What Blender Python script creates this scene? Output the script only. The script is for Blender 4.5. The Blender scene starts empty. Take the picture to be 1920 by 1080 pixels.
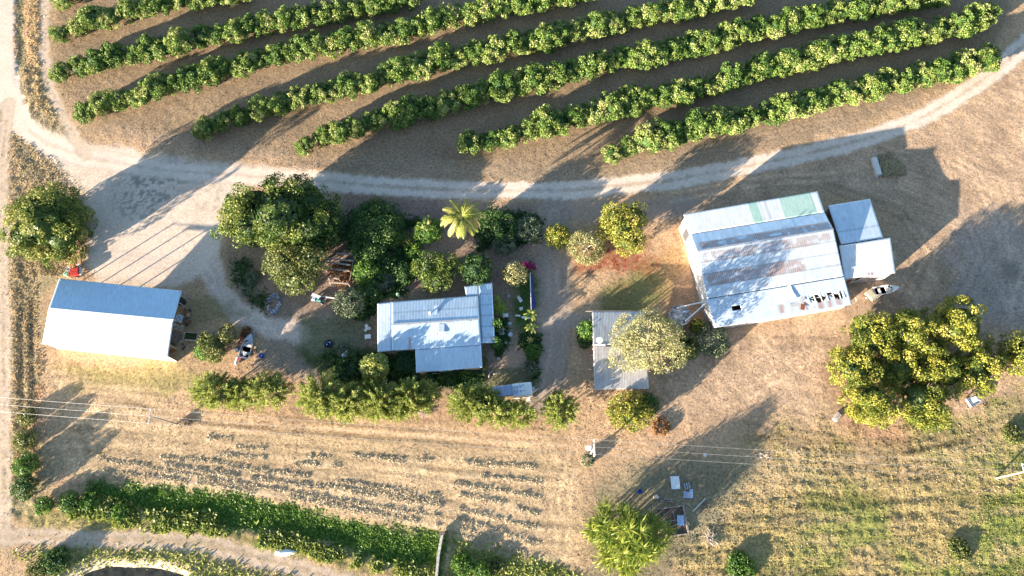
import bpy, math, random
import numpy as np
from mathutils import Vector, Matrix
R = math.radians
sc = bpy.context.scene
col = sc.collection

# ------------------------------------------------------------------ camera
H = 120.0; FPX = 1280.0; TILT = R(19.8)
cd = bpy.data.cameras.new("camera"); cam = bpy.data.objects.new("camera", cd); col.objects.link(cam)
cam.location = (0, 0, H); cam.rotation_euler = (TILT, 0, 0)
cd.sensor_width = 36.0; cd.lens = 36.0 * FPX / 1920.0; cd.clip_end = 6000; cd.clip_start = 0.5
sc.camera = cam
# ------------------------------------------------------------------ light
SUN_EL = R(10.5); SH_AZ = R(38.0)                    # shadows run towards +x+y at 38 degrees
sun_dir = Vector((-math.cos(SH_AZ)*math.cos(SUN_EL), -math.sin(SH_AZ)*math.cos(SUN_EL), math.sin(SUN_EL)))  # towards the sun
w = bpy.data.worlds.new("World"); sc.world = w; w.use_nodes = True
nt = w.node_tree; bg = nt.nodes["Background"]
sky = nt.nodes.new("ShaderNodeTexSky"); sky.sky_type = 'NISHITA'; sky.sun_disc = False
sky.sun_elevation = SUN_EL; sky.sun_rotation = math.atan2(sun_dir.x, sun_dir.y)
sky.air_density = 1.0; sky.dust_density = 0.6; sky.ozone_density = 2.0
nt.links.new(sky.outputs[0], bg.inputs[0]); bg.inputs[1].default_value = 0.08
sl = bpy.data.lights.new("sun", 'SUN'); sl.energy = 5.0; sl.angle = R(0.5); sl.color = (1.0, 0.87, 0.70)
so = bpy.data.objects.new("sun", sl); col.objects.link(so)
so.rotation_euler = sun_dir.to_track_quat('Z', 'Y').to_euler(); so.location = (-60, -40, 60)
sc.view_settings.view_transform = 'Standard'; sc.view_settings.look = 'None'
sc.view_settings.gamma = 1.0; sc.view_settings.exposure = 2.36
sc.cycles.max_bounces = 5; sc.cycles.diffuse_bounces = 3; sc.cycles.glossy_bounces = 2
sc.cycles.transmission_bounces = 3; sc.cycles.transparent_max_bounces = 4

def P(px, py, z=0.0):                                  # where something seen in the survey photo stands
    x = px-960.0; y = 540.0-py
    d = (x, FPX*math.sin(TILT)+y*math.cos(TILT), FPX*math.cos(TILT)-y*math.sin(TILT))
    k = (H-z)/d[2]
    return Vector((d[0]*k, d[1]*k, z))
def mpp(px, py, z=0.0): return (P(px+1, py, z)-P(px, py, z)).length

# ------------------------------------------------------------------ numpy noise
rng = np.random.default_rng(7); random.seed(7)
_T = rng.random((256, 256))
def vnoise(x, y, seed=0):
    x = np.asarray(x, float)+seed*17.31; y = np.asarray(y, float)+seed*9.77
    xi = np.floor(x).astype(int); yi = np.floor(y).astype(int)
    fx = x-xi; fy = y-yi; fx = fx*fx*(3-2*fx); fy = fy*fy*(3-2*fy)
    a = _T[xi & 255, yi & 255]; b = _T[(xi+1) & 255, yi & 255]
    c = _T[xi & 255, (yi+1) & 255]; d = _T[(xi+1) & 255, (yi+1) & 255]
    return (a*(1-fx)+b*fx)*(1-fy)+(c*(1-fx)+d*fx)*fy
def fbm(x, y, o=4, seed=0):
    s = 0; a = .5; t = 0
    for i in range(o):
        s = s+a*vnoise(x*2**i, y*2**i, seed+i*3); t += a; a *= .55
    return s/t
def sstep(a, b, x):
    t = np.clip((x-a)/(b-a), 0, 1); return t*t*(3-2*t)
def pline(pts): return [P(*p)[:2] for p in pts]
def dist_line(X, Y, pts):                              # distance, signed side, arc length
    D = np.full(X.shape, 1e9); S = np.zeros(X.shape); L = np.zeros(X.shape); acc = 0
    for (x0, y0), (x1, y1) in zip(pts[:-1], pts[1:]):
        dx, dy = x1-x0, y1-y0; l2 = dx*dx+dy*dy; l = math.sqrt(l2)
        t = np.clip(((X-x0)*dx+(Y-y0)*dy)/l2, 0, 1)
        d = np.hypot(X-x0-t*dx, Y-y0-t*dy); m = d < D
        s = np.sign(dx*(Y-y0)-dy*(X-x0))
        D = np.where(m, d, D); S = np.where(m, s, S); L = np.where(m, acc+t*l, L); acc += l
    return D, S, L
def in_poly(X, Y, pts, soft=1.0, wob=0.0, seed=0):     # soft mask of a polygon
    if wob:
        X2 = X+(fbm(X/3, Y/3, 3, seed)-.5)*wob*2; Y2 = Y+(fbm(X/3, Y/3, 3, seed+5)-.5)*wob*2
    else: X2, Y2 = X, Y
    ins = np.zeros(X.shape, bool); n = len(pts)
    for i in range(n):
        x0, y0 = pts[i]; x1, y1 = pts[(i+1) % n]
        c = ((y0 > Y2) != (y1 > Y2))
        with np.errstate(divide='ignore', invalid='ignore'):
            ins ^= c & (X2 < (x1-x0)*(Y2-y0)/(y1-y0+1e-12)+x0)
    D, _, _ = dist_line(X2, Y2, list(pts)+[pts[0]])
    return np.where(ins, sstep(-soft, soft, D), sstep(-soft, soft, -D))
def mixc(C, c, m): return C*(1-m[..., None])+np.array(c)*m[..., None]

# ------------------------------------------------------------------ materials
def new_mat(name):
    m = bpy.data.materials.new(name); m.use_nodes = True
    return m, m.node_tree, m.node_tree.nodes["Principled BSDF"]
def nd(nt, t, **k):
    n = nt.nodes.new(t)
    for a, b in k.items(): setattr(n, a, b)
    return n
def MAT(name, c, rough=.6, metal=0.0, ns=4.0, na=.25, bump=.0, spec=.5, c2=None):
    m, t, b = new_mat(name); L = t.links.new
    tc = nd(t, "ShaderNodeTexCoord"); no = nd(t, "ShaderNodeTexNoise"); no.inputs["Scale"].default_value = ns
    no.inputs["Detail"].default_value = 5; L(tc.outputs["Object"], no.inputs["Vector"])
    mx = nd(t, "ShaderNodeMix", data_type='RGBA')
    c2 = c2 or tuple(v*(1-na) for v in c)
    mx.inputs[6].default_value = (*c2, 1); mx.inputs[7].default_value = (*[min(1, v*(1+na*.6)) for v in c], 1)
    rp = nd(t, "ShaderNodeMapRange"); rp.inputs[1].default_value = .35; rp.inputs[2].default_value = .65
    L(no.outputs[0], rp.inputs[0]); L(rp.outputs[0], mx.inputs[0]); L(mx.outputs[2], b.inputs["Base Color"])
    b.inputs["Roughness"].default_value = rough; b.inputs["Metallic"].default_value = metal
    b.inputs["Specular IOR Level"].default_value = spec
    if bump:
        bp = nd(t, "ShaderNodeBump"); bp.inputs["Strength"].default_value = bump; bp.inputs["Distance"].default_value = .05
        L(no.outputs[0], bp.inputs["Height"]); L(bp.outputs[0], b.inputs["Normal"])
    return m
def LEAF(name, stops, rough=.5, trans=.22, var=.12):
    m, t, b = new_mat(name); L = t.links.new
    at = nd(t, "ShaderNodeAttribute", attribute_name="tone"); rp = nd(t, "ShaderNodeValToRGB")
    e = rp.color_ramp.elements
    while len(e) < len(stops): e.new(.5)
    for i, (p, c) in enumerate(stops): e[i].position = p; e[i].color = (*c, 1)
    oi = nd(t, "ShaderNodeObjectInfo"); ad = nd(t, "ShaderNodeMath", operation='MULTIPLY_ADD')
    ad.inputs[1].default_value = var*2; L(oi.outputs["Random"], ad.inputs[0])
    sb = nd(t, "ShaderNodeMath", operation='SUBTRACT'); sb.inputs[1].default_value = var
    L(at.outputs["Fac"], ad.inputs[2]); L(ad.outputs[0], sb.inputs[0]); L(sb.outputs[0], rp.inputs[0])
    L(rp.outputs[0], b.inputs["Base Color"]); b.inputs["Roughness"].default_value = rough
    b.inputs["Specular IOR Level"].default_value = .35
    tr = nd(t, "ShaderNodeBsdfTranslucent"); L(rp.outputs[0], tr.inputs[0])
    mx = nd(t, "ShaderNodeMixShader"); mx.inputs[0].default_value = trans
    L(b.outputs[0], mx.inputs[1]); L(tr.outputs[0], mx.inputs[2]); L(mx.outputs[0], t.nodes["Material Output"].inputs[0])
    return m
M = {}
M['mango'] = LEAF('mango_leaf', [(0, (.045, .075, .014)), (.35, (.15, .18, .026)), (.7, (.31, .30, .045)), (1, (.42, .36, .085))])
M['orch'] = LEAF('orchard_leaf', [(0, (.030, .080, .016)), (.35, (.095, .175, .030)), (.7, (.25, .31, .075)), (1, (.44, .42, .18))])
M['deep'] = LEAF('deep_mango_leaf', [(0, (.030, .062, .013)), (.35, (.085, .14, .024)), (.7, (.21, .24, .045)), (1, (.36, .33, .09))])
M['dark'] = LEAF('dark_leaf', [(0, (0.022, 0.060, 0.018)), (.5, (0.050, 0.112, 0.027)), (1, (0.138, 0.213, 0.050))])
M['green'] = LEAF('green_leaf', [(0, (0.037, 0.100, 0.019)), (.5, (0.088, 0.188, 0.031)), (1, (0.237, 0.338, 0.050))])
M['pale'] = LEAF('pale_leaf', [(0, (.13, .15, .05)), (.5, (.32, .31, .135)), (1, (.54, .48, .25))], trans=.3)
M['olive'] = LEAF('olive_leaf', [(0, (0.062, 0.094, 0.025)), (.5, (0.150, 0.175, 0.050)), (1, (0.300, 0.288, 0.100))])
M['grey'] = LEAF('grey_leaf', [(0, (0.072, 0.102, 0.054)), (.5, (0.144, 0.180, 0.102)), (1, (0.288, 0.312, 0.192))])
M['feather'] = LEAF('feather_leaf', [(0, (0.144, 0.192, 0.036)), (.5, (0.300, 0.348, 0.084)), (1, (0.504, 0.504, 0.180))], trans=.4)
M['palm'] = LEAF('palm_leaf', [(0, (.12, .18, .025)), (.45, (.30, .33, .06)), (.8, (.48, .43, .15)), (1, (.50, .30, .14))], trans=.3)
M['strap'] = LEAF('strap_leaf', [(0, (.12, .18, .02)), (.5, (.28, .33, .04)), (1, (.50, .47, .10))], trans=.35)
M['magenta'] = LEAF('magenta_bract', [(0, (.20, .01, .09)), (1, (.42, .02, .17))])
M['autumn'] = LEAF('rusty_leaf', [(0, (0.128, 0.056, 0.024)), (.5, (0.224, 0.096, 0.040)), (1, (0.280, 0.176, 0.064))])
M['bark'] = MAT('bark', (.20, .15, .11), .9, ns=8, na=.4, bump=.6)
M['palebark'] = MAT('pale_bark', (.42, .36, .30), .9, ns=8, na=.3, bump=.5)
M['timber'] = MAT('weathered_timber', (.34, .28, .23), .85, ns=9, na=.35, bump=.4)
M['wood'] = MAT('raw_wood', (.48, .30, .15), .7, ns=9, na=.35, bump=.3)
M['white'] = MAT('white_paint', (.78, .78, .76), .45, ns=5, na=.12)
M['offwhite'] = MAT('dull_white', (.60, .58, .54), .6, ns=6, na=.25)
M['metal'] = MAT('galvanised', (.55, .57, .60), .4, .6, ns=5, na=.25)
M['darkmetal'] = MAT('dark_steel', (.10, .10, .11), .5, .3, ns=6, na=.4)
M['rubber'] = MAT('black_rubber', (.025, .025, .028), .7, ns=8, na=.4)
M['blue'] = MAT('blue_plastic', (.02, .06, .34), .4, ns=5, na=.3)
M['shade'] = MAT('navy_cloth', (.018, .04, .22), .8, ns=5, na=.3, bump=.5)
M['palebl'] = MAT('pale_blue_sheet', (.38, .48, .66), .5, ns=6, na=.25)
M['red'] = MAT('red_paint', (.50, .045, .035), .45, ns=5, na=.35)
M['rust'] = MAT('rusty_iron', (.30, .10, .045), .85, ns=7, na=.45, bump=.5)
M['concrete'] = MAT('concrete', (.46, .42, .38), .85, ns=3, na=.4, bump=.5)
M['cream'] = MAT('cream_wall', (.55, .47, .38), .8, ns=1.2, na=.25)
M['glass'] = MAT('dark_glass', (.03, .045, .06), .08, ns=3, na=.3)
M['teal'] = MAT('teal_paint', (.06, .28, .27), .5, ns=6, na=.35)
M['tan'] = MAT('tan_paint', (.50, .46, .30), .6, ns=6, na=.3)
M['greenp'] = MAT('pale_green_plastic', (.35, .55, .35), .5, ns=6, na=.3)
M['algae'] = MAT('algae_water', (.035, .06, .02), .15, ns=6, na=.5)
M['tarp'] = MAT('brown_tarp', (.16, .12, .10), .8, ns=5, na=.4, bump=.6)
M['cable'] = MAT('pale_cable', (.30, .30, .31), .5, .2, ns=3, na=.1)
M['straw'] = MAT('straw', (.42, .33, .19), .9, ns=6, na=.3)

# vertex-coloured materials: the albedo of soil, grass and sheet metal is computed per vertex
def ground_mat():
    m, t, b = new_mat('earth'); L = t.links.new
    at = nd(t, "ShaderNodeAttribute", attribute_name="Col"); ru = nd(t, "ShaderNodeAttribute", attribute_name="rough")
    g = nd(t, "ShaderNodeNewGeometry")
    def noise(s, d=4):
        n = nd(t, "ShaderNodeTexNoise"); n.inputs["Scale"].default_value = s; n.inputs["Detail"].default_value = d
        n.inputs["Roughness"].default_value = .65; L(g.outputs["Position"], n.inputs["Vector"]); return n
    n1 = noise(2.0, 5); n2 = noise(6.5, 3)
    a = nd(t, "ShaderNodeMath", operation='ADD'); L(n1.outputs[0], a.inputs[0]); L(n2.outputs[0], a.inputs[1])
    mr = nd(t, "ShaderNodeMapRange"); mr.inputs[1].default_value = .7; mr.inputs[2].default_value = 1.3
    mr.inputs[3].default_value = .36; mr.inputs[4].default_value = 1.6; L(a.outputs[0], mr.inputs[0])
    # blend contrast with the rough attribute
    mm = nd(t, "ShaderNodeMix", data_type='FLOAT'); mm.inputs[2].default_value = 1.0
    rr = nd(t, "ShaderNodeMapRange"); rr.inputs[3].default_value = .25; rr.inputs[4].default_value = 1.0
    L(ru.outputs["Fac"], rr.inputs[0]); L(rr.outputs[0], mm.inputs[0]); L(mr.outputs[0], mm.inputs[3])
    vm = nd(t, "ShaderNodeVectorMath", operation='SCALE'); L(at.outputs["Color"], vm.inputs[0]); L(mm.outputs[0], vm.inputs["Scale"])
    L(vm.outputs[0], b.inputs["Base Color"]); b.inputs["Roughness"].default_value = .95
    b.inputs["Specular IOR Level"].default_value = .1
    bp = nd(t, "ShaderNodeBump"); bp.inputs["Distance"].default_value = .22
    sm = nd(t, "ShaderNodeMath", operation='MULTIPLY'); sm.inputs[1].default_value = .55
    L(ru.outputs["Fac"], sm.inputs[0]); L(sm.outputs[0], bp.inputs["Strength"]); L(a.outputs[0], bp.inputs["Height"])
    L(bp.outputs[0], b.inputs["Normal"])
    return m
M['ground'] = ground_mat()
def roof_mat():
    m, t, b = new_mat('corrugated_iron'); L = t.links.new
    at = nd(t, "ShaderNodeAttribute", attribute_name="Col")
    uv = nd(t, "ShaderNodeUVMap"); uv.uv_map = "UVMap"
    mp = nd(t, "ShaderNodeMapping"); mp.inputs["Scale"].default_value = (1, .16, 1); L(uv.outputs[0], mp.inputs[0])
    n = nd(t, "ShaderNodeTexNoise"); n.inputs["Scale"].default_value = 5; n.inputs["Detail"].default_value = 4
    L(mp.outputs[0], n.inputs["Vector"])
    mr = nd(t, "ShaderNodeMapRange"); mr.inputs[1].default_value = .3; mr.inputs[2].default_value = .7
    mr.inputs[3].default_value = .84; mr.inputs[4].default_value = 1.1; L(n.outputs[0], mr.inputs[0])
    vm = nd(t, "ShaderNodeVectorMath", operation='SCALE'); L(at.outputs["Color"], vm.inputs[0]); L(mr.outputs[0], vm.inputs["Scale"])
    L(vm.outputs[0], b.inputs["Base Color"]); b.inputs["Metallic"].default_value = .4; b.inputs["Roughness"].default_value = .38
    sx = nd(t, "ShaderNodeSeparateXYZ"); L(uv.outputs[0], sx.inputs[0])
    mu = nd(t, "ShaderNodeMath", operation='MULTIPLY'); mu.inputs[1].default_value = 2*math.pi/.27; L(sx.outputs[0], mu.inputs[0])
    si = nd(t, "ShaderNodeMath", operation='SINE'); L(mu.outputs[0], si.inputs[0])
    bp = nd(t, "ShaderNodeBump"); bp.inputs["Strength"].default_value = .35; bp.inputs["Distance"].default_value = .02
    L(si.outputs[0], bp.inputs["Height"]); L(bp.outputs[0], b.inputs["Normal"])
    return m
M['roof'] = roof_mat()

# ------------------------------------------------------------------ object helpers
def tag(o, label=None, cat=None, group=None, kind=None):
    if label: o['label'] = label
    if cat: o['category'] = cat
    if group: o['group'] = group
    if kind: o['kind'] = kind
    return o
def thing(name, label, cat, loc=(0, 0, 0), rz=0.0, group=None):
    o = bpy.data.objects.new(name, None); col.objects.link(o); o.empty_display_size = .3
    o.location = loc; o.rotation_euler = (0, 0, rz)
    return tag(o, label, cat, group)
def copy_tree(o, parent=None):
    c = o.copy(); col.objects.link(c); c.parent = parent
    for ch in o.children: copy_tree(ch, c)
    return c
def np_mesh(name, V, F, mat, attrs=None, smooth=False, uv=None):
    """V (n,3); F (m,k) constant k"""
    me = bpy.data.meshes.new(name); V = np.asarray(V, np.float32); F = np.asarray(F, np.int32)
    m, k = F.shape
    me.vertices.add(len(V)); me.vertices.foreach_set("co", V.ravel())
    me.loops.add(m*k); me.loops.foreach_set("vertex_index", F.ravel())
    me.polygons.add(m); me.polygons.foreach_set("loop_start", np.arange(0, m*k, k, dtype=np.int32))
    me.update(calc_edges=True)
    if smooth: me.polygons.foreach_set("use_smooth", np.ones(m, bool))
    for an, (kind, data) in (attrs or {}).items():
        a = me.attributes.new(an, kind, 'POINT')
        if kind == 'FLOAT': a.data.foreach_set("value", np.asarray(data, np.float32).ravel())
        else:
            d = np.ones((len(V), 4), np.float32); d[:, :3] = data; a.data.foreach_set("color", d.ravel())
    if uv is not None:
        ul = me.uv_layers.new(name="UVMap"); ul.data.foreach_set("uv", np.asarray(uv, np.float32)[F.ravel()].ravel())
    me.materials.append(mat); return me
def link(name, me, parent=None, loc=None, label=None):
    o = bpy.data.objects.new(name, me); col.objects.link(o)
    if parent: o.parent = parent
    if loc is not None: o.location = loc
    if label: o['label'] = label
    return o
class MB:
    def __init__(s): s.v = []; s.f = []
    def add(s, vs, fs):
        b = len(s.v); s.v += [tuple(p) for p in vs]; s.f += [tuple(i+b for i in f) for f in fs]; return s
    def box(s, c, d, rz=0.0, top=1.0, M4=None):
        x, y, z = [q/2 for q in d]; vs = []
        for sz, k in ((-1, 1), (1, top)):
            for sx, sy in ((-1, -1), (1, -1), (1, 1), (-1, 1)):
                vs.append(Vector((sx*x*k, sy*y*k, sz*z)))
        m = M4 or Matrix.Rotation(rz, 4, 'Z')
        vs = [m @ v+Vector(c) for v in vs]
        return s.add(vs, [(0, 3, 2, 1), (4, 5, 6, 7), (0, 1, 5, 4), (1, 2, 6, 5), (2, 3, 7, 6), (3, 0, 4, 7)])
    def beam(s, a, b, wd, ht=None):
        a = Vector(a); b = Vector(b); d = b-a
        q = d.to_track_quat('X', 'Z').to_matrix().to_4x4()
        return s.box((a+b)/2, (d.length, wd, ht or wd), M4=q)
    def tube(s, pts, r, n=6, cap=True):
        rs = r if isinstance(r, (list, tuple)) else [r]*len(pts); pts = [Vector(p) for p in pts]; vs = []; fs = []
        for i, p in enumerate(pts):
            d = (pts[min(i+1, len(pts)-1)]-pts[max(i-1, 0)]).normalized()
            q = d.to_track_quat('Z', 'Y')
            for k in range(n):
                a = 2*math.pi*k/n; vs.append(p+q @ Vector((math.cos(a)*rs[i], math.sin(a)*rs[i], 0)))
        for i in range(len(pts)-1):
            for k in range(n): fs.append((i*n+k, i*n+(k+1) % n, (i+1)*n+(k+1) % n, (i+1)*n+k))
        if cap: fs += [tuple(range(n))[::-1], tuple(range((len(pts)-1)*n, len(pts)*n))]
        return s.add(vs, fs)
    def lathe(s, prof, c=(0, 0, 0), n=20, M4=None):
        vs = []; fs = []
        for (r, z) in prof:
            for k in range(n):
                a = 2*math.pi*k/n; v = Vector((math.cos(a)*r, math.sin(a)*r, z))
                vs.append((M4 @ v if M4 else v)+Vector(c))
        for i in range(len(prof)-1):
            for k in range(n): fs.append((i*n+k, i*n+(k+1) % n, (i+1)*n+(k+1) % n, (i+1)*n+k))
        return s.add(vs, fs)
    def torus(s, c, R0, r, n=18, m=8, M4=None):
        vs = []; fs = []
        for i in range(n):
            a = 2*math.pi*i/n
            for k in range(m):
                b = 2*math.pi*k/m; v = Vector(((R0+r*math.cos(b))*math.cos(a), (R0+r*math.cos(b))*math.sin(a), r*math.sin(b)))
                vs.append((M4 @ v if M4 else v)+Vector(c))
        for i in range(n):
            for k in range(m): fs.append((i*m+k, ((i+1) % n)*m+k, ((i+1) % n)*m+(k+1) % m, i*m+(k+1) % m))
        return s.add(vs, fs)
    def build(s, name, mat, parent=None, label=None, smooth=False, loc=None):
        me = bpy.data.meshes.new(name); me.from_pydata(s.v, [], s.f); me.materials.append(mat)
        if smooth: me.polygons.foreach_set("use_smooth", [True]*len(me.polygons))
        me.update(); return link(name, me, parent, loc, label)

# ================================================================== GROUND
CS = .32
gx = np.arange(-140, 140.01, CS); gy = np.arange(-32, 142.01, CS)
X, Y = np.meshgrid(gx, gy)
nL = fbm(X/14, Y/14, 4, 1); nM = fbm(X/3.5, Y/3.5, 4, 2); nS = fbm(X/1.0, Y/1.0, 3, 3); nF = vnoise(X*2.2, Y*2.2, 4)
C = np.zeros(X.shape+(3,)); RO = np.full(X.shape, .8); HT = (nS-.5)*.10+(nM-.5)*.10
def C3(*a): return np.array(a)
SOIL = C3(.45, .315, .195)
streak = fbm(X/6+nL*2, Y*1.6+X*.25, 3, 77)
C[:] = SOIL; C *= (.74+.30*nM+.22*nL)[..., None]
def region(pts, c, soft=1.5, wob=2.0, seed=0, amt=1.0, rough=None, ht=None):
    global C, RO, HT
    m = in_poly(X, Y, pline(pts), soft, wob, seed)*amt
    var = (.78+.44*nM)[..., None]
    C = C*(1-m[..., None])+np.array(c)*var*m[..., None]
    if rough is not None: RO = RO*(1-m)+rough*m
    if ht is not None: HT = HT*(1-m)+HT*ht*m
    return m
# orchard floor
m_or = region([(95, -200), (100, 60), (95, 120), (140, 220), (300, 262), (450, 285), (640, 320), (900, 338), (1100, 335), (1250, 315), (1400, 285), (1560, 245), (1680, 205), (1780, 160), (1850, 110), (1890, 40), (1900, -200)],
              (.285, .210, .135), 1.5, 1.5, 11)
# mown strip beside gravel road
region([(130, 240), (450, 300), (900, 340), (1150, 338), (1400, 290), (1600, 235), (1720, 190), (1700, 160), (1400, 240), (1140, 310), (880, 300), (560, 290), (360, 255), (200, 225)], (.33, .25, .175), 1.5, 2, 12, .7)
# right hand mown paddock with swirling tyre marks
m_rp = region([(1190, 400), (1400, 330), (1620, 280), (1760, 225), (1860, 150), (1990, 60), (2200, 300), (2100, 700), (1900, 780), (1650, 800), (1450, 800), (1250, 790), (1200, 700), (1330, 640), (1560, 560), (1700, 400), (1560, 350), (1300, 400)],
              (.43, .31, .21), 2, 2.5, 13, .9)
cx0, cy0 = P(1560, 600)[:2]
rad = np.hypot(X-cx0, (Y-cy0)*1.25); th = np.arctan2(Y-cy0, X-cx0)
sw = fbm(rad*2.3+nL*9, th*7.0+nL*4, 3, 21)*.6+.4*nM; 
C *= (1+m_rp[..., None]*(sw[..., None]-.5)*1.0); HT += m_rp*(sw-.5)*.04
# hay field bottom left
m_hf = region([(90, 690), (330, 700), (560, 760), (830, 790), (1000, 800), (1090, 860), (1085, 1000), (1090, 1150), (820, 1100), (830, 1000), (640, 965), (500, 935), (180, 900), (110, 860), (95, 760)],
              (.47, .35, .215), 1.5, 1.5, 14, .95)
st = fbm(X/9+nL, (Y+X*.10)*1.3, 3, 22)
C *= (1+m_hf[..., None]*(st[..., None]-.5)*.6); HT += m_hf*(st-.5)*.09
region([(330, 680), (560, 780), (1100, 800), (1480, 760), (1460, 850), (1200, 900), (1050, 850), (800, 830), (300, 790)], (.46, .315, .20), 2, 3, 15, .6)
region([(100, 680), (330, 690), (420, 720), (380, 745), (150, 720)], (.30, .27, .10), 1.5, 2, 16, .65)
# windrows of cut hay
WR = [[(425, 875), (560, 892), (700, 912), (830, 932)], [(305, 870), (415, 890), (560, 909), (700, 930), (830, 949)],
      [(175, 857), (310, 883), (450, 908), (600, 933), (825, 968)], [(190, 883), (380, 906), (550, 934), (700, 962), (820, 986)], [(560, 905), (700, 922), (828, 941)],
      [(385, 822), (465, 821)], [(440, 838), (500, 843)], [(410, 853), (500, 858)], [(575, 855), (620, 856)], [(660, 855), (760, 862), (810, 863)], [(720, 858), (800, 880)], [(300, 858), (420, 868)], [(550, 868), (640, 873)],
      [(860, 927), (930, 940), (1010, 965)], [(858, 955), (940, 972), (1020, 995)], [(858, 975), (940, 997), (1010, 1022)], [(860, 990), (920, 1010), (990, 1040)], [(862, 1002), (920, 1026), (960, 1045)],
      [(850, 888), (960, 898), (1020, 905)], [(870, 868), (940, 872), (1000, 876)], [(850, 910), (930, 918), (1010, 935)]]
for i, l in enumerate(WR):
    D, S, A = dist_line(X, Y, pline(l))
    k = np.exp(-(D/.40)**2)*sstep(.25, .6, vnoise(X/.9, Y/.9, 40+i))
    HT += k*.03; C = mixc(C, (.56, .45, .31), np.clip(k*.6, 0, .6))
    C *= (1-.05*np.exp(-((D-1.1)/.5)**2)*(S > 0))[..., None]  # far side of each row darkened, its shadow put into the soil colour
# ploughed furrow marks over the far left field edge
# bottom right rough pasture
m_rf = region([(1440, 800), (1650, 840), (1900, 770), (2200, 760), (2200, 1300), (1260, 1300), (1265, 1040), (1340, 950), (1420, 870)], (.335, .275, .125), 7, 10, 17, .95, .9)
g = sstep(.36, .60, fbm(X/7, Y/7, 3, 18))*sstep(20, 75, X-(Y-10)*.2)
C = mixc(C, (.20, .25, .06), m_rf*g*.8)
pl = fbm(X/14, (Y-X*.03)*.8, 3, 29); C *= (1-m_rf*sstep(.52, .62, pl)*.25)[..., None]; HT -= m_rf*sstep(.5, .6, pl)*.07
C = mixc(C, (.40, .31, .17), m_rf*sstep(.52, .7, fbm(X/4, Y/1.6, 3, 19))*.6)
HT += m_rf*((nS-.5)*.20+(fbm(X/5+3, (Y-X*.04)*1.1, 2, 23)-.5)*.20)
m = region([(1370, 870), (1560, 830), (1900, 770), (1960, 820), (1750, 870), (1400, 950)], (.40, .31, .18), 2.5, 3, 41, .6)
# tyre arcs below the big trees
for k, (l, wd) in enumerate([([(1400, 790), (1500, 822), (1640, 835), (1790, 812), (1930, 765)], .5), ([(1420, 815), (1520, 842), (1660, 850), (1810, 828), (1950, 780)], .6), ([(1540, 885), (1640, 868), (1740, 838), (1850, 810)], .45), ([(1480, 800), (1600, 822), (1700, 818), (1800, 795)], .4)]):
    D, S, A = dist_line(X, Y, pline(l)); kk = np.exp(-(D/wd)**2); C *= (1-.26*kk)[..., None]; HT -= kk*.05
# bamboo side ground, garden soil
region([(1100, 1000), (1110, 900), (1250, 860), (1430, 860), (1360, 960), (1270, 1060), (1260, 1100), (1090, 1100)], (.215, .195, .125), 2, 2, 24, .85)
region([(410, 470), (450, 395), (640, 385), (1010, 380), (1015, 740), (850, 740), (560, 700), (500, 590), (430, 560)], (.250, .190, .150), 2, 2, 25, .85)
region([(500, 590), (640, 590), (700, 600), (640, 700), (560, 715), (480, 700)], (.30, .245, .19), 1.5, 2, 26, .8)
region([(380, 700), (500, 690), (700, 730), (1000, 790), (1010, 800), (560, 800), (350, 740)], (.40, .26, .17), 1.5, 2, 27, .5)
# driveways
for l, wd, c in [([(395, 430), (392, 490), (410, 545), (450, 585), (500, 612), (560, 625)], 1.9, (.60, .50, .43)),
                 ([(1040, 385), (1040, 480), (1038, 600), (1035, 680), (1015, 745)], 3.4, (.33, .27, .22)),
                 ([(1035, 605), (1080, 600), (1110, 602)], 1.5, (.36, .30, .25)), ([(955, 600), (950, 640), (925, 665)], 1.1, (.34, .27, .21)), ([(935, 690), (990, 650), (1000, 640)], 1.4, (.42, .29, .2)),
                 ([(1080, 395), (1190, 400), (1290, 385)], 2.5, (.36, .28, .22))]:
    D, S, A = dist_line(X, Y, pline(l)); kk = sstep(wd*1.3, wd*.6, D+(nM-.5)*2)
    C = mixc(C, c, kk*.9); RO = RO*(1-kk*.5)
# green bits
for pts, c, a in [([(962, 505), (1000, 505), (1003, 610), (985, 640), (962, 600)], (.055, .115, .025), .95),
                  ([(1130, 545), (1200, 490), (1270, 470), (1290, 500), (1240, 570), (1210, 590), (1120, 590)], (.13, .155, .045), .75),
                  ([(560, 600), (640, 590), (700, 600), (660, 690), (600, 700), (560, 660)], (.10, .13, .05), .6),
                  ([(345, 555), (440, 560), (470, 590), (420, 600), (350, 610)], (.15, .17, .07), .5),
                  ([(870, 700), (1010, 690), (1010, 745), (870, 735)], (.06, .10, .03), .6),
                  ([(560, 660), (700, 655), (800, 700), (900, 700), (900, 725), (600, 720)], (.05, .08, .025), .8),
                  ([(920, 630), (950, 600), (955, 640), (930, 665)], (.05, .09, .025), .8)]:
    region(pts, c, 1.2, 1.6, 30, a)
# red-brown leaf litter under the mango
m = region([(1075, 500), (1110, 465), (1190, 450), (1215, 500), (1180, 525), (1100, 515)], (.30, .125, .075), 3.5, 4, 31, .8)
C = mixc(C, (.24, .055, .035), m*sstep(.5, .62, fbm(X/.7, Y/.7, 2, 311))*.8)
m = region([(1270, 420), (1330, 600), (1300, 640), (1255, 600), (1240, 480)], (.50, .28, .16), 2, 2, 32, .55)
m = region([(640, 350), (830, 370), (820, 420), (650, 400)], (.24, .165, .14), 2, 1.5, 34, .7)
m = region([(1540, 690), (1600, 820), (1700, 830), (1650, 640)], (.40, .23, .16), 2, 2, 35, .5)
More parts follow.
